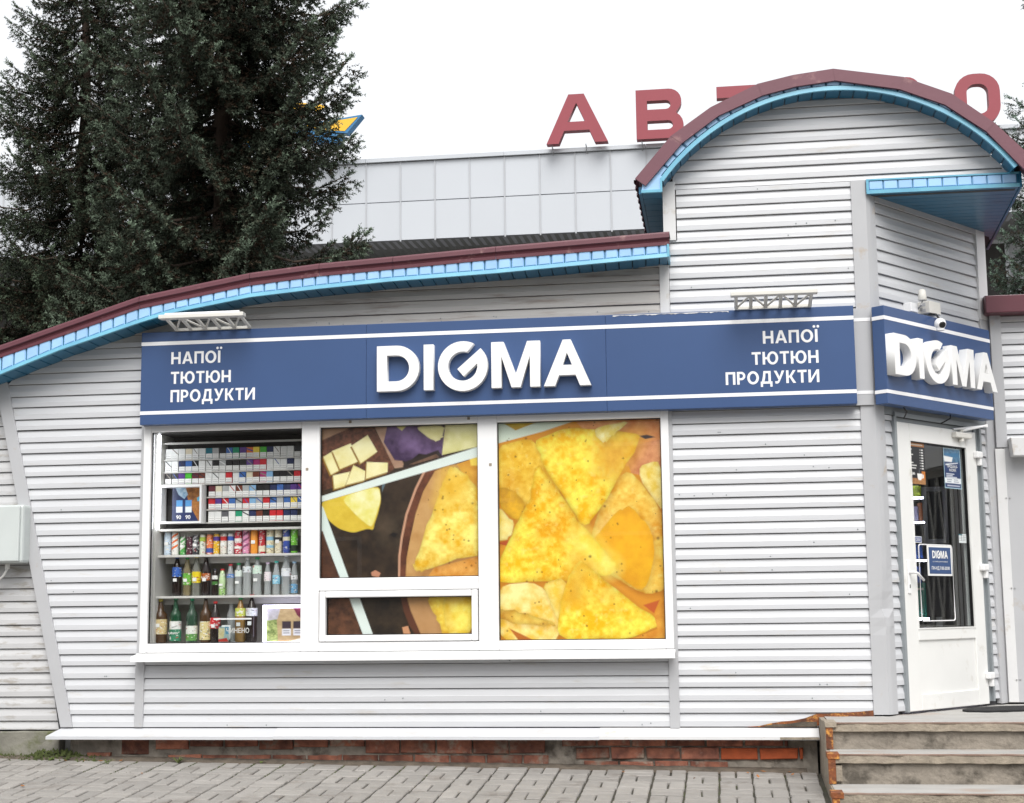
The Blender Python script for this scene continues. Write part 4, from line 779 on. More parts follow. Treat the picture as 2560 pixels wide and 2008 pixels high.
hz = lambda t, base, k=.000604: (base-t)*k
Z2, Z3 = .613, .259
ROW2 = [(335, 465, 64, DK, (.03, .10, .45), 'cola bottle with blue cap and blue label', [(.48, .72, (.05, .14, .50))], DK), (480, 478, 58, AM, (.03, .35, .10), 'pale amber bottle with green cap and green label', [(.28, .58, (.16, .46, .06))], None), (615, 462, 62, (.55, .56, .5), (.85, .62, .02), 'bottle with yellow cap and yellow label', [(.32, .60, (.80, .62, .02))], None), (752, 465, 60, DK, (.05, .05, .06), 'dark bottle with orange label lettered in white', [(.38, .56, (.45, .12, .03))], DK), (880, 630, 42, DK, (.04, .04, .05), 'small dark bottle with white price tag', [(.40, .52, (.06, .20, .04)), (.60, .74, (.8, .8, .78))], DK),
 (985, 635, 46, (.55, .7, .4), (.62, .03, .04), 'short bottle with red cap and green patterned wrap', [(.04, .30, (.30, .50, .16)), (.32, .82, (.62, .74, .48))], (.5, .66, .36)), (1100, 575, 52, CL, (.60, .04, .06), 'clear water bottle with red cap and thin blue label', [(.56, .68, (.10, .22, .50))], None), (1215, 565, 50, CL, (.03, .32, .12), 'clear water bottle with dark green cap, white and green label', [(.58, .78, (.70, .78, .72))], None), (1338, 495, 60, CL, (.80, .80, .80), 'tall clear water bottle with white cap', [(.60, .76, (.70, .74, .76))], None), (1480, 495, 62, CL, (.04, .40, .14), 'tall clear water bottle with bright green cap', [(.56, .78, (.62, .78, .66))], None),
 (1628, 560, 48, CL, (.70, .55, .70), 'clear water bottle with pale pink cap', [(.42, .70, (.80, .70, .72))], None), (1752, 545, 52, CL, (.10, .60, .50), 'clear water bottle with turquoise cap and round blue label', [(.32, .58, (.25, .55, .70))], None), (1888, 470, 64, CL, (.78, .80, .82), 'tall clear sports bottle with white cap', [(.46, .66, (.76, .78, .80))], None), (2005, 555, 46, CL, (.40, .62, .80), 'bottle with pale blue cap at the right end of the water row', [(.05, .32, (.16, .38, .60)), (.45, .58, (.8, .8, .8))], None)]
for px, t, hw, body, cp, nm, lb, op in ROW2:
    bottle('drink_bottle', bx(px), .225, Z2, hz(t, 970), hw*.00057, body, cp, nm, 'bottle', lb, waist=.10, opaque=op)
ROW3 = [(135, 1075, 92, BR, (.50, .42, .08), 'big brown beer bottle with yellow cap and cream label', [(.20, .54, (.66, .52, .26))], BR, 1), (350, 1060, 80, GR, (.05, .25, .12), 'green glass bottle with white and green label', [(.05, .30, (.04, .22, .12)), (.30, .48, (.78, .78, .74))], None, 1), (583, 1068, 78, (.10, .22, .14), (.03, .35, .16), 'grey green bottle with green cap and green collar', [(.05, .20, (.12, .32, .08)), (.20, .38, (.74, .76, .70))], None, 1), (778, 1050, 78, BR, (.04, .04, .05), 'brown beer bottle with black cap and pale yellow label', [(.06, .46, (.68, .58, .28))], BR, 1),
 (915, 1110, 70, DK, (.65, .04, .04), 'cola bottle with red cap and red label', [(.34, .60, (.62, .02, .03))], DK, 0), (1100, 1095, 62, CL, (.65, .05, .05), 'clear bottle with red cap behind the snack bag', [], None, 0), (1270, 1065, 72, AM, (.04, .38, .12), 'amber bottle with green cap and yellow green label', [(.58, .76, (.55, .60, .10))], (.30, .17, .05), 0), (1428, 1035, 78, DK, (.66, .05, .05), 'large cola bottle with red cap next to the lit card', [(.55, .72, (.62, .64, .68))], DK, 0)]
for px, t, hw, body, cp, nm, lb, op, shp in ROW3:
    bottle('drink_bottle', bx(px), .19 if px != 1100 else .26, Z3, hz(t, 1625), hw*.00056, body, cp, nm, 'bottle', lb, opaque=op, shape=shp, waist=.05)
# printed words on a few labels
def word(s, px, y, z, h, par, m='paper', w=None): place('lettering', text_mesh('lettering', s, h, m, .012, width=w, align='CENTER'), face_mat((bx(px), y, z), (1, 0, 0), (0, -1, 0)), par)
byl = {o['label']: o for o in bpy.data.objects if o.name.startswith('drink_bottle') or o.name.startswith('drink_can')}
word('Coca-Cola', 915, .19-.0415, .385, .020, byl['cola bottle with red cap and red label'], w=.070); word('BLACK', 752, .225-.0365, .745, .016, byl['dark bottle with orange label lettered in white'], w=.055)
word('KARSTEN', 350, .19-.048, .325, .016, byl['green glass bottle with white and green label'], w=.075)
SB = thing('snack_bag', 'pale blue and red snack bag in front of the bottles on bottom shelf', 'snack bag', (bx(1090), .13, Z3))
c = Canvas(24, 32, (176, 200, 196)); c.poly([(0, .1), (.6, .1), (.5, .75), (0, .8)], (226, 206, 140), (240, 230, 190), .8, 5, 71); c.poly([(0, .85), (.8, .75), (1, 1), (0, 1)], (206, 64, 50)); c.poly([(.6, 0), (1, 0), (1, .5), (.7, .5)], (96, 160, 190))
m = MB(); m.lathe([(.002, 0)]*2, 4) if False else None
bagv = []; 
for j in range(5):
    for i in range(5):
        u, v = i/4, j/4; bulge = .022*math.sin(math.pi*u)*math.sin(math.pi*v); bagv.append((bx(1010)+.088*u, .13-bulge, Z3+.13*v))
nb = len(bagv); bagv += [(x, .26-y+.0, z) for x, y, z in bagv]
MB().add(bagv, [(j*5+i, j*5+i+1, (j+1)*5+i+1, (j+1)*5+i) for j in range(4) for i in range(4)]+[(nb+j*5+i, nb+(j+1)*5+i, nb+(j+1)*5+i+1, nb+j*5+i+1) for j in range(4) for i in range(4)]).build('bag', 'paper', SB, smooth=True)
link('print', c.mesh('print', (bx(1016), .106, Z3+.118), (bx(1160), .106, Z3+.118), (bx(1016), .106, Z3+.008), 'print'), SB)
OS = thing('open_sign', 'grey lettered open sign with white upper edge, hung in the shop window', 'sign', (bx(1300), .04, .40))
MB().box(bx(985), bx(1515), .036, .040, .430, .442).build('top_edge', 'pvc', OS); place('lettering', text_mesh('lettering', 'ЧИНЕНО', .036, 'shelf_metal', .02, width=.178), face_mat((bx(1165), .038, .332), (1, 0, 0), (0, -1, 0)), OS)
MB().box(bx(990), bx(1512), .041, .0425, .262, .430).build('sheet', 'clear_plastic', OS)
LP = thing('lit_card', 'glowing white framed advertising card in the lower right of the left pane', 'advertising card', (-4.39, .1, .26))
ring(-4.548, -4.14, .24, .536, .024, .085, .105).build('frame', 'led_violet', LP)
c = Canvas(60, 60, (178, 154, 118)); c.rect(0, 0, 1, 1, (186, 162, 124), col2=(160, 136, 100), nz=.8, sc=5, seed=80); c.poly([(0, .25), (.22, .2), (.26, 1), (0, 1)], (96, 112, 60), (176, 186, 120), 1, 10, 81); c.poly([(0, 0), (.3, 0), (.24, .3), (0, .34)], (186, 182, 190), (150, 146, 150), .8, 5, 84); c.poly([(.58, 0), (1, 0), (1, .46), (.8, .36), (.66, .2)], (84, 22, 42), (132, 56, 80), .8, 9, 82); c.poly([(.72, .86), (.84, .8), (.92, .9), (.84, .98), (.74, .97)], (120, 26, 44)); c.poly([(.3, 1), (1, .7), (1, .82), (.5, 1)], (206, 196, 176))
for x in (.34, .58): c.rect(x, .36, x+.19, .56, (58, 48, 58)); c.rect(x, .565, x+.19, .75, (206, 206, 212)); c.rect(x+.03, .61, x+.16, .63, (90, 90, 100)); c.rect(x+.03, .67, x+.16, .69, (90, 90, 100))
link('card', c.mesh('card', (-4.524, .098, .512), (-4.164, .098, .512), (-4.524, .098, .24), 'print_lit'), LP)
# ------------------------------------------------------------------ signs
def arcpts(cx, cy, r, a0, a1, n): return [(cx+r*math.cos(R(a0+(a1-a0)*i/n)), cy+r*math.sin(R(a0+(a1-a0)*i/n))) for i in range(n+1)]
H = .337; T = .074
def logo_letters():
    D = [[(0, 0)]+arcpts(.147, H/2, H/2, -90, 90, 18)+[(0, H)], [(T, T)]+arcpts(.150, H/2, H/2-T+.004, -90, 90, 16)+[(T, H-T)]]
    D[1] = [(T, T-.004)]+arcpts(.145, H/2, H/2-T+.004, -90, 90, 16)+[(T, H-T+.004)]
    I = [[(0, 0), (.070, 0), (.070, H), (0, H)]]
    ro, ri, c = .184, .110, (.184, H/2)
    G = [arcpts(c[0], c[1], ro, 64, 403.6, 44)+[(c[0]-.039, c[1]-.021), (c[0]+.006, c[1]-.075), (c[0]+.110, c[1]+.020)]+arcpts(c[0], c[1], ri, 370, 73, 34)[1:]]
    M = [[(0, 0), (0, H), (.088, H), (.1785, .093), (.266, H), (.357, H), (.357, 0), (.285, 0), (.285, .238), (.212, 0), (.147, 0), (.072, .238), (.072, 0)]]
    A = [[(0, 0), (.142, H), (.198, H), (.342, 0), (.263, 0), (.232, .078), (.110, .078), (.080, 0)], [(.134, .150), (.208, .150), (.170, .246)]]
    return [('D', -3.61, D), ('I', -3.257, I), ('G', -3.150, G), ('M', -2.752, M), ('A', -2.366, A)]
SG = thing('shop_sign', 'long blue shop sign above the window with raised white letters and two white stripes', 'sign', (-2.8, -.1, 1.9))
for x0, x1 in ((-5.466, -3.7075), (-3.7065, -1.9155), (-1.9145, -.136)): MB().box(x0, x1, -.12, -.014, 1.90, 2.611).build('sign_panel', 'sign_blue', SG, bevel=.003)
for z0, z1 in ((2.508, 2.536), (1.977, 2.003)): MB().box(-5.466, -.137, -.1215, -.1195, z0, z1).build('stripe', 'sign_white', SG)
for ch, x, loops in logo_letters():
    place('raised_letter', curve_mesh('raised_letter', loops, .062, 'letter_white', .0015), face_mat((x, -.120-.031, 2.089), (1, 0, 0), (0, -1, 0)), SG)
def ring2(cx, cy, rx, ry, t, n=30): return [[(cx+rx*math.cos(2*math.pi*i/n), cy+ry*math.sin(2*math.pi*i/n)) for i in range(n)], [(cx+(rx-t)*math.cos(2*math.pi*i/n), cy+(ry-t*.86)*math.sin(2*math.pi*i/n)) for i in range(n)]]
def box2(x0, y0, x1, y1): return [(x0, y0), (x1, y0), (x1, y1), (x0, y1)]
t_ = .205
GLY = {'Н': (.82, [[[(0, 0), (t_, 0), (t_, .40), (.82-t_, .40), (.82-t_, 0), (.82, 0), (.82, 1), (.82-t_, 1), (.82-t_, .585), (t_, .585), (t_, 1), (0, 1)]]]),
 'А': (.92, [[[(0, 0), (.345, 1.01), (.575, 1.01), (.92, 0), (.70, 0), (.632, .215), (.288, .215), (.22, 0)], [(.342, .385), (.578, .385), (.46, .775)]]]),
 'П': (.80, [[[(0, 0), (t_, 0), (t_, .82), (.80-t_, .82), (.80-t_, 0), (.80, 0), (.80, 1), (0, 1)]]]),
 'О': (.96, [ring2(.48, .5, .48, .52, .215)]), 'Ї': (.21, [[box2(0, 0, t_, 1)], [ring2(-.05, 1.22, .105, .105, .05)[0]], [ring2(.255, 1.22, .105, .105, .05)[0]]]),
 'Т': (.74, [[[(.2675, 0), (.4725, 0), (.4725, .82), (.74, .82), (.74, 1), (0, 1), (0, .82), (.2675, .82)]]]),
 'Ю': (1.26, [[[(0, 0), (t_, 0), (t_, .40), (.352, .40), (.352, .585), (t_, .585), (t_, 1), (0, 1)]], ring2(.81, .5, .45, .52, .21)]),
 'Р': (.70, [[[(0, 0), (t_, 0), (t_, .34), (.33, .34)]+arcpts(.36, .67, .33, -90, 90, 12)+[(0, 1)], [(t_, .505), (.33, .505)]+arcpts(.335, .668, .163, -90, 90, 8)+[(t_, .835)]]]),
 'Д': (.96, [[[(0, -.24), (.185, -.24), (.185, 0), (.775, 0), (.775, -.24), (.96, -.24), (.96, .18), (.84, .18), (.84, 1), (.24, 1), (.20, .62), (.10, .18), (0, .18)], [(.31, .18), (.635, .18), (.635, .82), (.41, .82), (.385, .50)]]]),
 'У': (.86, [[[(.10, .0), (.26, -.02), (.40, .05), (.50, .22), (.86, 1), (.645, 1), (.455, .52), (.225, 1), (0, 1), (.365, .30), (.31, .20), (.24, .165), (.10, .185)]]]),
 'К': (.80, [[[(0, 0), (t_, 0), (t_, .42), (.29, .44), (.56, 0), (.80, 0), (.46, .53), (.79, 1), (.56, 1), (.28, .585), (t_, .57), (t_, 1), (0, 1)]]]),
 'И': (.88, [[[(0, 0), (.20, 0), (.665, .70), (.675, .70), (.675, 0), (.88, 0), (.88, 1), (.68, 1), (.215, .30), (.205, .30), (.205, 1), (0, 1)]]])}
def sign_text(s, x, z, w, align):
    tot = sum(GLY[c][0] for c in s)+.135*(len(s)-1); k = w/tot; hh = .0925; x0 = x-(w if align == 'RIGHT' else 0)
    for c in s:
        gw, shapes = GLY[c]
        for sh_ in shapes: place('lettering', curve_mesh('lettering', [[(px*k, py*hh) for px, py in l] for l in sh_], .0012, 'sign_white'), face_mat((x0, -.1216, z), (1, 0, 0), (0, -1, 0)), SG)
        x0 += (gw+.135)*k
for s, z, w in (('НАПОЇ', 2.359, .388), ('ТЮТЮН', 2.207, .472), ('ПРОДУКТИ', 2.067, .662)): sign_text(s, -5.226, z, w, 'LEFT'); sign_text(s, -.394, z-.004, w, 'RIGHT')
# peeling film along the top edge of the sign, right half
pe = MB(); r_ = random.Random(6); xs = np.linspace(-1.86, -1.02, 60); hts = [.002+.009*abs(math.sin(x*23))*r_.random() for x in xs]
pe.prism([(x, 2.604) for x in xs]+[(x, 2.604-h) for x, h in zip(xs, hts)][::-1], -.1222, -.1205); pe.build('peeling_film', 'trim_light', SG)
# wrap over the corner post
MB().box(-.135, -.012, -.036, -.024, 1.90, 2.605).build('corner_wrap', 'trim', SG)
for z0, z1 in ((2.508, 2.533), (1.979, 2.003)): MB().box(-.1345, -.012, -.0380, -.0365, z0, z1).build('stripe', 'sign_white', SG)
CS = thing('corner_sign', 'blue sign with thick raised white letters above the entrance door', 'sign', tuple(ent(.66, 1.89, .1)))
def ebox(name, x0, x1, o0, o1, z0, z1, mats, par, bevel=0.): return MB().box(x0, x1, -o1, -o0, z0, z1).xf(EM).build(name, mats, par, bevel=bevel)
ebox('sign_panel', -.075, 1.425, .05, .15, 1.892, 2.598, 'sign_blue', CS, .003)
ebox('return_panel', -.012, .10, .0255, .036, 1.90, 2.60, 'sign_blue', CS)
for z0, z1 in ((2.498, 2.525), (1.967, 1.992)): ebox('stripe', -.077, 1.426, .1495, .1515, z0, z1, 'sign_white', CS); ebox('stripe', -.0775, -.0755, .05, .151, z0, z1, 'sign_white', CS); ebox('stripe', -.012, .10, .0362, .0375, z0, z1, 'sign_white', CS)
k = .292/H; kx = 1.441/1.586
for ch, x, loops in logo_letters():
    lp = [[(px*kx, py*k) for px, py in l] for l in loops]; s0 = -.067+(x+3.61)*kx
    place('raised_letter', curve_mesh('raised_letter', lp, .068, 'letter_white', .0015), face_mat(ent(s0, 2.096, .15+.034), (EX, EY, 0), (NX, NY, 0)), CS)
for s0, dx in ((.20, .09), (.86, -.06)): MB().tube([ent(s0, 1.90, .10), ent(s0+dx*.4, 1.86, .11), ent(s0+dx, 1.825, .05)], .006, 6).build('cable', 'black', CS)
# ------------------------------------------------------------------ bracket lamps above the sign
def sign_lamp(x0, x1, lab):
    o = thing('sign_lamp', lab, 'lamp', ((x0+x1)/2, -.12, 2.61), 0, 'lattice bracket lamps above the sign')
    yo = -.36
    MB().box(x0, x1, yo-.05, yo+.02, 2.655, 2.685).build('lamp_bar', 'lamp_grey', o, bevel=.004); MB().box(x0+.03, x1-.03, -.135, -.118, 2.612, 2.632).build('foot_rail', 'lamp_grey', o)
    MB().tube([(x0+.04, yo-.01, 2.690), (x1-.04, yo-.01, 2.690)], .014, 8).build('lamp_tube', 'pvc', o)
    n = 5; P = lambda t, up: Vector((x0+.04+(x1-x0-.08)*t, -.128+(yo+.128)*up, 2.622+(2.668-2.622)*up))
    for k in range(n+1): MB().tube([P(k/n, 0), P(k/n, 1)], .014, 5).build('lattice_bar', 'lamp_grey', o)
    for k in range(n): MB().tube([P(k/n, k % 2), P((k+1)/n, 1-k % 2)], .0085, 5).build('lattice_bar', 'lamp_grey', o)
    for t in (.18, .82): MB().lathe([(.022, 0), (.024, .004), (.02, .02), (.004, .022)], 12).xf(Matrix.Translation(P(t, .95)+Vector((0, 0, .015)))).build('lamp_clip', 'pvc', o)
sign_lamp(-5.225, -4.57, 'white lattice bracket lamp over the left end of the sign'); sign_lamp(-1.005, -.400, 'white lattice bracket lamp over the right end of the sign')
# ------------------------------------------------------------------ small devices above the corner sign
o = thing('junction_box', 'square grey junction box above the corner sign', 'junction box', tuple(ent(.70, 2.64, .06))); ebox('box', .625, .785, .0, .11, 2.64, 2.735, 'lamp_grey', o, .006); ebox('cable_gland', .625-.006, .625, .03, .05, 2.67, 2.69, 'steel', o)
for z in (2.665, 2.71): ebox('knock_out', .6235, .6255, .035, .075, z-.012, z+.012, 'trim', o)
o = thing('switch_box', 'small white box beside the lamp above the corner sign', 'switch box', tuple(ent(.47, 2.63, .03))); ebox('box', .43, .53, .0, .07, 2.632, 2.702, 'pvc', o, .005)
o = thing('bulkhead_lamp', 'small cream cup lamp on a bent bracket above the corner sign', 'lamp', tuple(ent(.51, 2.66, .12)))
c0 = ent(.510, 2.715, .12); MB().lathe([(.030, 0), (.033, .004), (.026, .075), (.012, .086), (.002, .088)], 16).xf(Matrix.Translation(c0)).build('lamp_cup', 'lamp_grey', o, smooth=True); MB().tube([c0, c0+Vector((-.01, .0, -.03)), ent(.56, 2.655, .03)], .007, 6).build('bracket', 'steel', o)
o = thing('security_camera', 'white ball shaped security camera hanging in front of the corner sign', 'camera', tuple(ent(.53, 2.50, .2)))
cc = ent(.545, 2.528, .235); bm = bmesh.new(); bmesh.ops.create_uvsphere(bm, u_segments=20, v_segments=14, radius=.043); me = bpy.data.meshes.new('ball'); bm.to_mesh(me); bm.free(); me.materials.append(MATS['pvc']); me.polygons.foreach_set('use_smooth', [True]*len(me.polygons)); me.transform(Matrix.Translation(cc)); link('ball', me, o)
vd = (Vector((-1.1, -10.9, .3))-cc).normalized(); vd = (vd+Vector((.45, 0, -.22))).normalized(); q = vd.to_track_quat('Z', 'Y').to_matrix().to_4x4(); MB().lathe([(.024, .030), (.025, .040), (.020, .044), (.001, .045)], 16).xf(Matrix.Translation(cc) @ q).build('lens', 'black', o)
MB().lathe([(.022, -.052), (.030, -.05), (.030, -.03), (.02, -.025)], 14).xf(Matrix.Translation(cc)).build('base', 'pvc', o); MB().tube([cc+Vector((0, 0, .03)), ent(.62, 2.62, .16), ent(.66, 2.64, .08)], .008, 6).build('arm', 'black', o)
# ------------------------------------------------------------------ door (part of the building)
dm = MB(); L0, L1, Z0, Z1 = .224, 1.346, -.268, 1.800
G0, G1, GZ0, GZ1 = .388, 1.192, .309, 1.676; P0, P1, PZ0, PZ1 = .360, 1.164, -.152, .222
yo, yi = -.028, .04
for a in ((L0, G0, Z0, Z1), (G1, L1, Z0, Z1), (G0, G1, GZ1, Z1), (G0, G1, PZ1+.004, GZ0), (G0, G1, Z0, PZ0)): dm.box(a[0], a[1], yo, yi, a[2], a[3])
dm.xf(EM); door = dm.build('door', 'pvc_door', B, bevel=.006)
MB().box(G0, G1, yo+.014, yi-.02, PZ0, PZ1+.004).xf(EM).build('door_panel', 'pvc_door', door, bevel=.003)
rg = ring(G0-.004, G1+.004, GZ0-.004, GZ1+.004, .010, yo-.004, yo+.02).xf(EM).build('glazing_bead', 'pvc_door', door); ring(G0+.006, G1-.006, GZ0+.006, GZ1-.006, .006, yo+.008, yo+.03).xf(EM).build('gasket', 'black', door)
MB().box(G0, G1, .0, .006, GZ0, GZ1).xf(EM).build('pane', 'glass_dark', door)
MB().box(.268, .304, yo-.010, yo, .56, .80).xf(EM).build('handle_plate', 'pvc', door, bevel=.004); MB().tube([ent(.286, .71, .036), ent(.286, .712, .075), ent(.32, .705, .082), ent(.405, .655, .080)], [.011, .011, .010, .009], 8).build('handle', 'pvc', door, smooth=True); MB().box(.281, .291, yo-.0115, yo-.010, .60, .625).xf(EM).build('keyhole', 'black', door)
for z in (1.62, .755, -.06):
    MB().box(1.295, 1.378, yo-.040, yo+.002, z-.022, z+.030).xf(EM).build('hinge', 'pvc', door, bevel=.010); MB().box(1.345, 1.376, yo-.032, yo+.002, z-.078, z-.0225).xf(EM).build('hinge', 'pvc', door, bevel=.005)
MB().box(.985, 1.215, yo-.045, yo, 1.735, 1.778).xf(EM).build('door_closer', 'lamp_grey', door, bevel=.008); MB().lathe([(.02, 0), (.02, .02), (.012, .028)], 12).xf(Matrix.Translation(ent(1.09, 1.71, .05))).build('closer_knob', 'lamp_grey', door); MB().tube([ent(1.09, 1.785, .05), ent(1.09, 1.80, .06)], .013, 8).build('closer_arm', 'lamp_grey', door)
MB().tube([ent(1.08, 1.79, .055), ent(1.33, 1.842, .13)], .009, 6).build('closer_arm', 'pvc', door); MB().tube([ent(1.33, 1.842, .13), ent(1.01, 1.80, .03)], .008, 6).build('closer_arm', 'pvc', door); MB().lathe([(.014, -.012), (.014, .012)], 10).xf(Matrix.Translation(ent(1.33, 1.842, .13))).build('closer_joint', 'pvc', door)
def eprint(name, c, s0, s1, z0, z1, off, par, mats='print'): return link(name, c.mesh(name, tuple(ent(s0, z1, off)), tuple(ent(s1, z1, off)), tuple(ent(s0, z0, off)), mats), par)
def etext(s, s0, z, h, off, par, w=None, align='LEFT', m='paper', bold=.015): return place('lettering', text_mesh('lettering', s, h, m, bold, width=w, align=align), face_mat(ent(s0, z, off), (EX, EY, 0), (NX, NY, 0)), par)
OG = .001        # just outside the pane
o = thing('menu_poster', 'black coffee menu poster with a white cup, top left of the door glass', 'poster', tuple(ent(.51, 1.36, OG)))
c = Canvas(48, 66, (20, 19, 24)); c.rect(0, 0, 1, .09, (196, 128, 72)); c.rect(.02, .03, .9, .06, (236, 220, 200))
rr = random.Random(4)
for i in range(8):
    y = .15+i*.065; c.rect(.03, y, .03+rr.uniform(.12, .5), y+.022, (226, 226, 222)); c.rect(.70, y+.004, .76, y+.018, (200, 200, 200)); c.rect(.80, y-.002, .92, y+.024, (240, 240, 236))
c.rect(.0, .86, 1, 1, (128, 84, 46), col2=(190, 140, 90), nz=.8, sc=8, seed=5); c.rect(.78, .68, 1, .88, (196, 116, 36)); c.poly([(.5, .74), (.82, .74), (.78, .86), (.72, .9), (.58, .9), (.53, .86)], (236, 234, 230)); c.poly([(.82, .76), (.9, .76), (.9, .84), (.8, .86)], (226, 224, 220)); c.poly([(.6, .72), (.64, .58), (.68, .72)], (90, 92, 98))
eprint('sheet', c, .402, .628, 1.360, 1.664, OG, o); etext('DIGMA', .412, 1.425, .022, OG+.001, o, .075)
o = thing('job_poster', 'blue recruitment poster with a photo, top right of the door glass', 'poster', tuple(ent(1.02, 1.35, OG)))
c = Canvas(48, 60, (40, 60, 104)); c.rect(0, 0, 1, .34, (92, 140, 176), col2=(50, 80, 104), nz=.9, sc=5, seed=6); c.poly([(.05, .14), (.9, .1), (.88, .2), (.08, .24)], (52, 110, 150)); c.poly([(0, .2), (.55, .22), (.48, .34), (.05, .34)], (232, 232, 230)); c.poly([(.1, .40), (.85, .34), (.85, .36), (.1, .43)], (226, 230, 234)); c.rect(0, .74, 1, .87, (228, 232, 234)); 
for x0, y0, x1 in ((.15, .77, .45), (.15, .82, .4), (.55, .77, .8), (.55, .82, .85), (.12, .63, .6), (.12, .67, .5), (.12, .71, .75), (.15, .92, .9)): c.rect(x0, y0, x1, y0+.02, (120, 130, 150) if y0 > .73 and y0 < .9 else (220, 224, 232))
for a in ((0, 0, .025, 1), (.975, 0, 1, 1), (0, 0, 1, .02), (0, .98, 1, 1)): c.rect(*a, (176, 206, 216))
eprint('sheet', c, .899, 1.143, 1.350, 1.656, OG, o); etext('ПРОДАВЦЯ-', 1.022, 1.508, .020, OG+.001, o, .15, 'CENTER'); etext('КАСИРА', 1.022, 1.480, .020, OG+.001, o, .10, 'CENTER')
o = thing('pull_sticker', 'narrow blue sticker with white outline reading pull, on door glass above the handle', 'sticker', tuple(ent(.46, .93, OG)))
c = Canvas(44, 16, (232, 236, 240)); c.rect(0, .1, .97, .9, (36, 62, 128)); eprint('sheet', c, .388, .532, .930, .976, OG, o); etext('ДО СЕБЕ', .402, .943, .022, OG+.001, o, .115)
o = thing('white_grid_sticker', 'small white sticker with a grid at the right of the door glass', 'sticker', tuple(ent(1.11, .94, OG)))
c = Canvas(30, 26, (216, 222, 222)); c.rect(0, 0, .45, .14, (60, 110, 120))
for i in range(4): c.rect(0, .14+.2*i, 1, .17+.2*i, (60, 70, 76))
for x in (.33, .66): c.rect(x, .16, x+.04, .76, (70, 80, 84))
eprint('sheet', c, 1.062, 1.172, .942, 1.009, OG, o)
o = thing('hours_sign', 'blue opening hours plate with white border hung on the door glass', 'sign', tuple(ent(.70, .69, .02)))
ebox('plate', .545, .880, .030, .036, .690, .912, 'paper', o); ebox('plate_field', .562, .864, .0365, .038, .705, .898, 'sign_blue', o); kk = .215/1.586
for ch, x, loops in logo_letters():
    lp = [[(px*kk, py*.055/H) for px, py in l] for l in loops]; place('lettering', curve_mesh('lettering', lp, .001, 'paper'), face_mat(ent(.605+(x+3.61)*kk, .818, .0395), (EX, EY, 0), (NX, NY, 0)), o)
etext('тут готова купити на кращий', .607, .790, .010, .039, o, .21, bold=.0); etext('ПН-НД 7:00-20:00', .590, .735, .024, .039, o, .25)
fr = thing('clear_door_holder', 'white outlined clear panel with rounded corners on the door glass below the hours plate', 'holder', tuple(ent(.69, .36, .01)))
pts = []
for cx, cz, a0 in ((.905, .895, 90), (.905, .385, 0), (.485, .385, -90), (.485, .895, 180)):
    pts += [ent(cx+.022*math.cos(R(a0-i*22.5)), cz+.022*math.sin(R(a0-i*22.5)), .014) for i in range(5)]
MB().tube(pts+[pts[0]], .005, 6, cap=False).build('outline', 'pvc', fr)
# things seen through the door glass
fg = thing('glazed_cabinet', 'grey framed cabinet with a black front seen through the door glass', 'cabinet', (.64, 2.1, -.29))
ring(.545, .745, .985, 1.455, .036, 1.95, 2.02).build('cabinet_frame', 'pvc', fg); MB().box(.58, .71, 2.0, 2.01, 1.02, 1.42).build('cabinet_front', 'black', fg); MB().box(.535, .755, 2.03, 2.4, -.29, 1.47).build('cabinet_body', 'int_wall', fg)
for k in range(3): MB().box(.55+.065*k, .60+.065*k, 1.99, 2.028, -.25, .30+.08*(k % 2)).build('lower_slat', 'lamp_grey' if k % 2 else 'bark', fg)
vb = thing('mirror_strips', 'grey vertical blind strips added at the right behind the door glass', 'reflection', (.9, 1.9, -.2))  # strips imitate the sheet metal mirrored in the glass
for k in range(12): MB().box(.765+.034*k, .790+.034*k, 1.90+.008*(k % 2), 1.904+.008*(k % 2), -.26, 1.95).build('mirror_strip', 'lamp_grey' if k % 3 else 'trim_dark', vb)
ss = thing('lit_shelf_unit', 'shelf unit with bright shelf edges and coloured boxes behind the door glass at the left', 'shelf', (.35, 1.8, -.29))
MB().box(.10, .535, 1.98, 2.0, -.29, 1.9).build('back_panel', 'dark_int', ss)
for z in (-.05, .36, .83, 1.14, 1.34, 1.47):
    MB().box(.10, .522, 1.70, 1.98, z, z+.016).build('shelf', 'shelf_metal', ss); MB().box(.10, .522, 1.696, 1.699, z+.002, z+.014).build('light_strip', 'led_strip', ss)
cols = [((.42, .55, .04), 'lime'), ((.05, .16, .60), 'bright blue'), ((.03, .22, .16), 'dark green'), ((.55, .52, .70), 'lilac'), ((.50, .16, .05), 'rust red'), ((.05, .12, .5), 'royal blue')]; bp_ = [(.43, 1.36, .08, .09), (.40, .85, .10, .12), (.40, .38, .11, .28), (.39, 1.16, .09, .12), (.485, 1.16, .03, .15), (.36, .62, .12, .17)]
for (cc_, nm), (s0, z, w, h) in zip(cols, bp_):
    q = MB().box(s0, s0+w, 1.72, 1.84, z, z+h).build('goods_box', 'plain_color', bevel=.004); q.color = (*cc_, 1); tag(q, f'{nm} box on the lit shelf behind the door glass', 'box', 'boxes on the shelf behind the door')
MB().box(.355, .49, 1.715, 1.85, .60, .618).build('bracket_shelf', 'shelf_metal', ss)
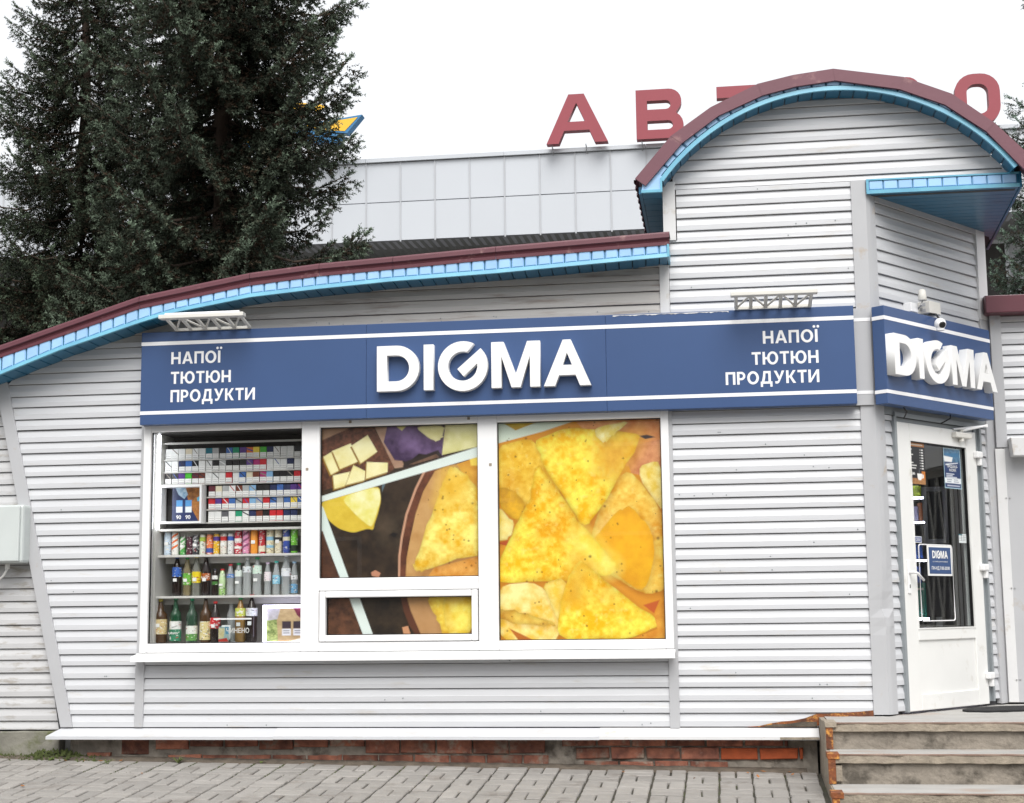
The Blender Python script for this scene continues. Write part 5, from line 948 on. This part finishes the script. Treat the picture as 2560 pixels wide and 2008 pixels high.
# ------------------------------------------------------------------ steps, mat
ST = thing('concrete_steps', 'worn concrete steps with rusty steel corner leading up to the shop door', 'steps', (.6, -.9, -.8))
TY = [(-.62, -.285), (-.95, -.458), (-1.42, -.645), (-1.80, -.83)]; SX0 = [-.478, -.490, -.505, -.52]
for k, (y, z) in enumerate(TY):
    yb = .06 if k == 0 else TY[k-1][0]+.03; x0 = SX0[k]+.03
    xs = np.linspace(x0, 3.4, 60); r_ = random.Random(40+k); m = MB()
    for x in xs:
        jz = r_.uniform(-.003, .002); jy = r_.uniform(-.005, .004); chip = .012 if r_.random() < .06 else 0
        m.v += [(x, yb+(1.35 if k == 0 else 0), z), (x, y+.012+jy, z+jz), (x, y+jy+chip, z-.010+jz), (x, y+jy+chip*.5, z-.054+jz), (x, y+.022, z-.060+jz)]
    m.f = [(i*5+j, i*5+j+1, i*5+j+6, i*5+j+5) for i in range(len(xs)-1) for j in range(4)]; m.mi = [0 if j == 0 else 1 for i in range(len(xs)-1) for j in range(4)]
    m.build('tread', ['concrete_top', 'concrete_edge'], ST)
    MB().box(x0+.04, 3.4, y-.004, y+.010, z-.006, z+.0025).build('nosing_strip', 'nosing', ST)
    m = MB(); zb = TY[k+1][1]-.005 if k < 3 else -1.1
    for i, x in enumerate(xs):
        for j in range(6): m.v.append((x, y+.030+r_.uniform(-.003, .003), z-.062+(zb-z+.062)*j/5))
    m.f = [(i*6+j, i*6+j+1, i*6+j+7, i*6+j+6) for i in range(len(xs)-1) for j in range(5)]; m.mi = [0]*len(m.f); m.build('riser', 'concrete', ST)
sd_ = MB(); sd_.prism([(.04, -.29), (-.615, -.29), (-.62, -.46), (-.945, -.465), (-.95, -.65), (-1.415, -.65), (-1.42, -1.0), (.04, -1.0)], -.484, -.450, 'x'); sd_.build('side_wall', 'concrete_edge', ST)
for k, (y, z) in enumerate(TY[:3]):
    zb = TY[k+1][1]; x0 = SX0[k]
    MB().box(x0, x0+.045, y-.008, y+.02, zb+.004, z-.03).build('steel_angle', 'rust', ST); MB().box(x0-.004, x0+.07, y-.012, y+.16 if k else y+.25, z-.028, z+.004).build('steel_cap', 'concrete_edge' if k == 0 else 'rust', ST)
    MB().box(x0+.047, x0+.085, y+.0, y+.028, zb+.02, z-.07).build('mortar_edge', 'concrete_edge', ST) if k else None
ma = MB(); n = 40; ell = [(.86+.40*math.cos(2*math.pi*i/n), .36+.20*math.sin(2*math.pi*i/n)) for i in range(n)]; ell = [(x, y) for x, y in ell]
MB().prism([tuple((Matrix.Rotation(R(38), 2) @ Vector((x-.86, y-.36)))+Vector((.90, .62))) for x, y in ell], -.284, -.272, 'z').build('doormat', 'rubber'); tag(bpy.data.objects['doormat'], 'dark oval doormat on the landing in front of the door', 'doormat')
# ------------------------------------------------------------------ meter box on the left wing
o = thing('meter_box', 'grey metal meter box with rounded edge at the far left wall', 'meter box', (-6.6, -.05, .87))
MB().box(-6.95, -6.365, -.14, .03, .875, 1.315).build('box', 'meter', o, bevel=.02); MB().box(-6.95, -6.385, -.165, -.141, .885, 1.305).build('lid', 'meter', o, bevel=.008)
MB().lathe([(.014, .83), (.018, .835), (.018, .874)], 10, (-6.52, -.06)).build('cable_gland', 'cable', o); MB().tube([(-6.52, -.06, .835), (-6.55, -.06, .78), (-6.66, -.03, .70), (-6.75, 0, .5)], .009, 8).build('cable', 'cable', o, smooth=True)
# ------------------------------------------------------------------ bus station behind
BS = thing('station_building', 'large station building with pale grey panelled fascia behind the shop', 'building', (-6, 36, -.7))
YB_ = 34.0; JX = -11.943; PWD = 1.1055
m = MB(); m.box(-34, 16, YB_+.05, YB_+1.0, 12.0, 14.55); m.build('fascia_core', 'panel_joint', BS)
pm = {}
for r, (z0, z1) in enumerate(((12.03, 13.255), (13.285, 14.545))):
    me = MB().box(.02, PWD-.02, YB_, YB_+.06, z0, z1).mesh('facade_panel', 'panel_bg')
    for k in range(-19, 25):
        o = bpy.data.objects.new('facade_panel', me); COL.objects.link(o); o.parent = BS; o.matrix_parent_inverse = wmat(BS).inverted(); o.location = (JX+PWD*k, rnd.uniform(-.004, .004), 0)
for k in range(-19, 26): MB().box(JX+PWD*k-.022, JX+PWD*k+.022, YB_-.03, YB_+.04, 11.98, 14.56).build('panel_rib', 'bg_wall', BS)
for k in range(-6, 6): MB().box(JX+4.42*k+.005, JX+4.42*(k+1)-.005, YB_-.10, YB_+1.1, 14.565, 14.685).build('parapet_cap', 'panel_bg', BS)
m = MB()
for k in range(200): x = -34+.25*k; m.add([(x, YB_+.0, 12.0), (x+.125, YB_, 12.0), (x+.25, YB_, 12.0), (x, YB_+2.6, 12.02), (x+.125, YB_+2.6, 11.96), (x+.25, YB_+2.6, 12.02)], [(0, 1, 4, 3), (1, 2, 5, 4)])
m.build('ribbed_soffit', 'bg_soffit', BS)
wl = MB(); wl.box(-34, 16, YB_+2.6, YB_+3, -1, 12.1); wl.build('wall', 'bg_wall', BS)
for k in range(-4, 5):
    x0 = -10.6+3.9*k; f = ring(x0, x0+3.0, 8.6, 11.8, .12, YB_+2.5, YB_+2.62).build('window', 'panel_bg', BS); MB().box(x0+.12, x0+2.88, YB_+2.54, YB_+2.58, 8.72, 11.68).build('pane', 'dark_int', f); MB().box(x0-.75, x0-.15, YB_+2.1, YB_+2.6, -1, 11.98).build('pillar', 'bg_wall', BS)
# rooftop letters
def roof_letters():
    h = 1.56; t = .36
    A = [[(0, 0), (.70, h), (1.18, h), (1.90, 0), (1.50, 0), (1.33, .40), (.55, .40), (.38, 0)], [(.66, .68), (1.20, .68), (.94, 1.28)]]
    Bv = [[(0, 0), (1.02, 0)]+arcpts(1.02, .42, .42, -90, 60, 8)+[(1.22, .80)]+arcpts(1.0, 1.17, .39, -40, 90, 8)+[(0, h)], [(.34, .28), (.98, .28)]+arcpts(.98, .42, .14, -90, 90, 6)[1:]+[(.34, .56)], [(.34, .92), (.92, .92)]+arcpts(.92, 1.06, .14, -90, 90, 6)[1:]+[(.34, 1.20)]]
    Tt = [[(.56, 0), (.94, 0), (.94, h-t), (1.5, h-t), (1.5, h), (0, h), (0, h-t), (.56, h-t)]]
    rr_ = lambda x0, y0, x1, y1, r: arcpts(x1-r, y0+r, r, -90, 0, 6)+arcpts(x1-r, y1-r, r, 0, 90, 6)+arcpts(x0+r, y1-r, r, 90, 180, 6)+arcpts(x0+r, y0+r, r, 180, 270, 6)
    O = [rr_(0, 0, 1.30, h, .55), rr_(.34, .32, .96, h-.32, .26)]
    for i, (nm, x, z, lp, lab) in enumerate((('A', -6.13, 14.70, A, 'red rooftop letter A, leftmost on the station roof'), ('B', -3.355, 14.70, Bv, 'red rooftop letter B, second from left on the station roof'), ('T', -.895, 14.66, Tt, 'red rooftop letter T half hidden by the arched tower roof'), ('O', 1.35, 14.64, O, 'red rooftop letter O hidden behind the arch top'), ('B', 3.75, 14.62, Bv, 'red rooftop letter B hidden behind the arch right side'), ('O', 6.13, 14.60, O, 'red rooftop letter O showing over the right side of the arch'))):
        q = thing('rooftop_letter', lab, 'letter', (x+.7, 33.5, z), 0, 'red letters on the station roof')
        M_ = face_mat((x, 33.62, z), (1, 0, 0), (0, -1, 0)); me = curve_mesh('letter_face', lp, .04, 'roof_red'); f0 = face_mat((x, 33.48, z), (1, 0, 0), (0, -1, 0)); place('letter_face', me, f0, q)
        place('letter_body', curve_mesh('letter_body', lp, .26, 'roof_red_side'), M_, q)
        for dx in (.15, 1.2): MB().tube([(x+dx, 33.6, z), (x+dx, 34.05, 14.69 if z > 14.69 else z-.02)], .015, 5).build('support', 'steel', q); MB().tube([(x+dx, 33.6, z+.02), (x+dx, 34.2, 14.40)], .015, 5).build('support', 'steel', q)
roof_letters()
em = thing('winged_emblem', 'yellow and blue wing emblem on the station roof behind the spruce', 'emblem', (-14, 33, 14.6))
for lp in ([(-13.9, 15.60), (-11.84, 15.84), (-12.32, 15.27), (-13.3, 15.38)], [(-14.2, 15.52), (-12.80, 15.30), (-12.42, 15.20), (-12.66, 14.98), (-13.5, 15.05)], [(-15.95, 15.55), (-15.35, 15.55), (-15.0, 15.0), (-15.6, 15.08)], [(-15.55, 15.02), (-15.0, 14.96), (-14.5, 14.7), (-15.05, 14.66)]):
    cx = sum(p[0] for p in lp)/4; cz = sum(p[1] for p in lp)/4
    MB().prism(lp, 33.0, 33.35).build('wing_body', 'emblem_blue', em); MB().prism([(cx+(x-cx)*.86, cz+(z-cz)*.74) for x, z in lp], 32.985, 32.999).build('wing_face', 'emblem_yellow', em)
MB().box(-14.6, -14.4, 33.1, 33.3, 14.55, 15.5).build('mast', 'steel', em); MB().box(-13.1, -12.95, 33.1, 33.3, 14.5, 15.2).build('mast', 'steel', em)

# ------------------------------------------------------------------ spruces
def spruce_data(seed, H_, L_at, zmin, zmax_dense):
    """branch skeleton (tubes) and needle shoots: origin, direction, length, tone from young tips to shaded inside"""
    r = np.random.RandomState(seed); tubes = []; so, sdir, sl_, sy = [], [], [], []
    z = zmin
    while z < H_-.5:
        nb = 5 if z < zmax_dense else 3; a0 = r.rand()*6.28
        for k in range(nb):
            az = a0+k*6.283/nb+r.normal(0, .25); Lb = L_at(z)*(.74+.42*r.rand()); zb = z+r.uniform(-.12, .12)
            if seed == 3 and 6.7 < z < 7.7 and math.cos(az+1.3) > .55: Lb *= .66
            d = np.array([math.cos(az), math.sin(az), 0]); side = np.array([-d[1], d[0], 0]); up = np.array([0, 0, 1.])
            droop = -.16-.26*r.rand(); tip = .30+.40*r.rand(); ns = 12; pts = []
            for i in range(ns+1):
                t = i/ns; pts.append(np.array([0, 0, zb])+d*Lb*t+side*Lb*.05*math.sin(t*3+k)+up*Lb*(droop*t*(1.6-t)+tip*max(0, t-.55)**1.5*1.4))
            tubes.append((pts, .020+.012*Lb, .005))
            step = .074; nt = int(Lb*.86/step)
            for j in range(nt):
                t = .14+.86*j/nt; i = min(int(t*ns), ns-1); f = t*ns-i; p = pts[i]*(1-f)+pts[i+1]*f; ax = pts[i+1]-pts[i]; ax /= np.linalg.norm(ax)
                tl = Lb*(.26*(1-t)+.10)*(.7+.5*r.rand())
                for sg in (-1, 1):
                    if r.rand() < .10: continue
                    hang = -.42-.75*r.rand()*(1-t*.6); dd = ax*.62+side*sg*.85+up*hang; dd /= np.linalg.norm(dd)
                    n2 = max(1, int(tl/.075))
                    for q in range(n2):
                        u = (q+.6)/n2; p2 = p+dd*tl*u+up*(-.28*tl*u*u)
                        for w in range(2 if q < n2-1 else 4):
                            v = dd*.9+side*r.normal(0, .38)+up*r.normal(.12, .36)+ax*r.normal(0, .3); v /= np.linalg.norm(v)
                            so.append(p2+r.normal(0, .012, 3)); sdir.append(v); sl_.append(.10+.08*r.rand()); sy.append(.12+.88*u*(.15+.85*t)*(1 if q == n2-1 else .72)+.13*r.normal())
                if t > .5 or r.rand() < .4:
                    v = ax+up*(.15+.5*r.rand())+side*r.normal(0, .35); v /= np.linalg.norm(v); so.append(p); sdir.append(v); sl_.append(.09+.07*r.rand()); sy.append(.5+.6*t*r.rand())
            for q in range(6):
                v = (pts[-1]-pts[-2]); v = v/np.linalg.norm(v)+side*r.normal(0, .5)+up*r.normal(.15, .3); v /= np.linalg.norm(v); so.append(pts[-1]-v*.03); sdir.append(v); sl_.append(.13+.08*r.rand()); sy.append(1.05)
        z += .31 if z < zmax_dense else .6
    return tubes, np.array(so), np.array(sdir), np.array(sl_), np.array(sy)
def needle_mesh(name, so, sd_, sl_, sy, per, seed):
    r = np.random.RandomState(seed); n = len(so); a = np.where(np.abs(sd_[:, 2:3]) < .9, np.array([[0, 0, 1.]]), np.array([[1., 0, 0]])); e1 = np.cross(sd_, a); e1 /= np.linalg.norm(e1, axis=1, keepdims=True); e2 = np.cross(sd_, e1)
    u = (np.arange(per)+.5)/per; u = np.tile(u, (n, 1))+r.uniform(-.04, .04, (n, per)); ph = np.arange(per)*2.4+r.rand(n, 1)*6.28
    rad = np.cos(ph)[..., None]*e1[:, None]+np.sin(ph)[..., None]*e2[:, None]; p = so[:, None]+sd_[:, None]*(sl_[:, None]*u)[..., None]
    nl = (.042+.018*r.rand(n, per))*(1.05-.35*u); dr = rad*.80+sd_[:, None]*.62; tipp = p+dr*nl[..., None]; wd = np.cross(dr, r.normal(0, 1, (n, per, 3))); wd /= np.linalg.norm(wd, axis=2, keepdims=True)+1e-9
    V = np.stack([p-wd*.0115, p+wd*.0115, tipp], 2).reshape(-1, 3); nt = n*per
    me = bpy.data.meshes.new(name); me.vertices.add(nt*3); me.vertices.foreach_set('co', V.reshape(-1)); me.loops.add(nt*3); me.loops.foreach_set('vertex_index', np.arange(nt*3)); me.polygons.add(nt); me.polygons.foreach_set('loop_start', np.arange(0, nt*3, 3)); me.update(calc_edges=True)
    young = np.array([.118, .156, .110]); old_shaded = np.array([.013, .017, .009]); brn = np.array([.042, .025, .014]); y = np.clip(sy, 0, 1.1)[:, None]**2.3  # fresh tips paler; inner shoots also darkened for the crown's shade
    c = old_shaded*(1-y)+young*y; bmix = (r.rand(n, 1) < .22)*(1-y).clip(0, 1); c = c*(1-bmix)+brn*bmix; c = c*(.75+.5*r.rand(n, 1)); c = np.repeat(c, per*3, 0)
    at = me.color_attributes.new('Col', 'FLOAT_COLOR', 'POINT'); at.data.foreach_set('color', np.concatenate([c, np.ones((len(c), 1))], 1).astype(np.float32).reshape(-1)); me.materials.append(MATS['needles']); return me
def make_spruce(seed, H_, L_at, zmin, zd, per):
    tubes, so, sd_, sl_, sy = spruce_data(seed, H_, L_at, zmin, zd)
    tm = MB(); n = 24; r = random.Random(seed); tm.tube([(.03*math.sin(i*.9), .03*math.cos(i*1.3), -.6+(H_+.4)*i/n) for i in range(n+1)], [.19*(1-i/n)**.8+.015 for i in range(n+1)], 10); trunk = tm.mesh('trunk', 'bark', True)
    bm_ = MB()
    for pts, r0, r1 in tubes: bm_.tube([pts[i] for i in (0, 3, 6, 9, 12)], [r0*.8, r0*.62, r0*.45, r0*.28, r1], 5, cap=False)
    return trunk, bm_.mesh('branch', 'bark', True), needle_mesh('crown', so, sd_, sl_, sy, per, seed)
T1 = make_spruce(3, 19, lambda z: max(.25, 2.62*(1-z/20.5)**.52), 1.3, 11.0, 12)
T2 = make_spruce(8, 17, lambda z: max(.25, 3.1*(1-z/18)**.7), 1.2, 15.0, 9)
def spruce(data, loc, rz, lab, col=(1, 1, 1), sc=1.):
    o = thing('spruce_tree', lab, 'tree', loc, rz, 'spruces behind the shop'); o.scale = (sc, sc, sc)
    for nm, me in zip(('trunk', 'branches', 'crown'), data):
        q = bpy.data.objects.new(nm, me); COL.objects.link(q); q.parent = o; q.color = (*col, 1)
        if nm == 'branches': q['kind'] = 'stuff'
    return o
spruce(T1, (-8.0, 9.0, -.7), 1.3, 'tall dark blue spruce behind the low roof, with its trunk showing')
spruce(T2, (-11.1, 11.2, -.7), 2.0, 'second dark spruce at the left edge, behind the big one', (.85, .88, .8), .82)
spruce(T2, (3.75, 9.0, -.7), 4.1, 'pale blue spruce at the right edge beyond the arched tower', (1.5, 1.6, 1.75), .63)
# ------------------------------------------------------------------ litter, weeds, moss
lm = MB(); lm.add([(0, 0, 0), (.018, .008, .003), (.036, 0, .006), (.018, -.010, .002), (.018, 0, -.002)], [(0, 4, 1), (1, 4, 2), (2, 4, 3), (3, 4, 0)]); leafm = lm.mesh('fallen_leaf', 'leaf_dry')
LF = [(-5.95, -.16, 'by the left end of the brick base'), (-5.83, -.13, 'below the first visible brick'), (-5.68, -.12, 'beside the mossy corner'), (-5.55, -.15, 'left of the green weed'), (-4.20, -.08, 'right of the green weed'), (-1.86, -.20, 'near the wall, left of the lower window post'), (-1.36, -.42, 'in a paver joint below the right post'), (-.86, -.10, 'near the steps by the brick base'), (-.72, -.09, 'next to the steps at the wall'), (-.92, -.34, 'on the pavers left of the steps'), (-.70, -.22, 'close to the steel step edge'), (-6.35, -.9, 'on the left pavers in front of the mossy plinth'), (-5.85, -1.1, 'near the lower left picture edge'), (-5.2, -.6, 'in the middle of the left paving'), (-1.0, -.13, 'on the first paver row left of the steps')]
for i, (x, y, w) in enumerate(LF):
    o = bpy.data.objects.new('fallen_leaf', leafm); COL.objects.link(o); o.location = (x, y, gz(x, y)+.012); o.rotation_euler = (rnd.uniform(-.3, .3), rnd.uniform(-.3, .3), rnd.uniform(0, 6)); s_ = rnd.uniform(.8, 1.5); o.scale = (s_, s_, s_); tag(o, f'small dry brown leaf {w}', 'leaf', 'fallen leaves on the pavement')
def weed(x, y, n, h, lab, seed):
    r = random.Random(seed); o = thing('weed', lab, 'weed', (x, y, gz(x, y)), 0, 'weeds along the base'); m = MB()
    for k in range(n):
        a = r.uniform(0, 6.28); l = h*r.uniform(.6, 1.2); d = Vector((math.cos(a), math.sin(a)*.6, 0)); s2 = Vector((-d.y, d.x, 0))*.006
        p0 = Vector((x, y, gz(x, y)-.005)); p1 = p0+d*l*.5+Vector((0, 0, l*.55)); p2 = p0+d*l+Vector((0, 0, l*.45)); m.add([p0-s2*.5, p0+s2*.5, p1+s2, p1-s2, p2], [(0, 1, 2, 3), (3, 2, 4)])
    m.build('blades', 'leaf_green', o)
weed(-5.12, -.10, 16, .075, 'bright green weed at the foot of the brick base', 1); weed(-5.62, -.20, 10, .06, 'low yellow green tuft left of the weed', 2); weed(-4.5, -.06, 7, .04, 'tiny weed at the base under the middle pane', 3); weed(-6.1, -.12, 12, .05, 'small tuft beside the slanted post foot', 4)
# moss on the ground under the left plinth
mo = MB(); r_ = random.Random(12)
for k in range(900):
    x = r_.uniform(-8.2, -5.75); y = .02-abs(r_.gauss(0, .06)); z = gz(x, y)+max(0, .05+.03*math.sin(x*9)-abs(y)*.6)*r_.uniform(.2, 1); s_ = r_.uniform(.008, .02)
    mo.add([(x-s_, y, z-.01), (x+s_, y-s_*.4, z-.01), (x, y+s_, z-.01), (x+r_.uniform(-.5, .5)*s_, y, z+s_*r_.uniform(.6, 1.3))], [(0, 1, 3), (1, 2, 3), (2, 0, 3)])
for k in range(700):
    x = -5.8+2.6*r_.random()**1.5; kx_ = round((x-PX0)/PP)*PP+PX0; y = -.08-r_.random()**2*.5
    x = kx_+r_.gauss(0, .004) if r_.random() < .6 else x; y = y if abs(x-kx_) < .02 else -.055-PP*round((-.055-y)/PP)+r_.gauss(0, .004); z = gz(x, y)-.002; s_ = r_.uniform(.003, .007)
    mo.add([(x-s_, y, z-.006), (x+s_, y-s_*.4, z-.006), (x, y+s_, z-.006), (x, y, z+s_*.6)], [(0, 1, 3), (1, 2, 3), (2, 0, 3)])
tag(mo.build('moss', 'moss'), 'green moss along the left plinth and in paver joints', 'moss', kind='stuff')
for o in bpy.data.objects:       # things of one mesh keep their tags, pieces carry none
    if o.parent and 'category' in o: del o['category']

# ------------------------------------------------------------------ across the street: unseen building added to darken what the glass mirrors
ob = thing('unseen_building', 'grey brown building across the street, added unseen to darken the shop glass', 'building', (5, -46, -1.7))
MB().box(-60, 70, -52, -46, -2, 11.5).build('wall', 'bg_wall2', ob)
for k in range(-9, 11):
    for z in (1.2, 4.6, 8.0):
        f = MB().box(6*k, 6*k+3.0, -46.02, -45.9, z, z+2.2).build('window', 'panel_joint', ob); MB().box(6*k+.15, 6*k+2.85, -45.9, -45.86, z+.15, z+2.05).build('pane', 'black', f)
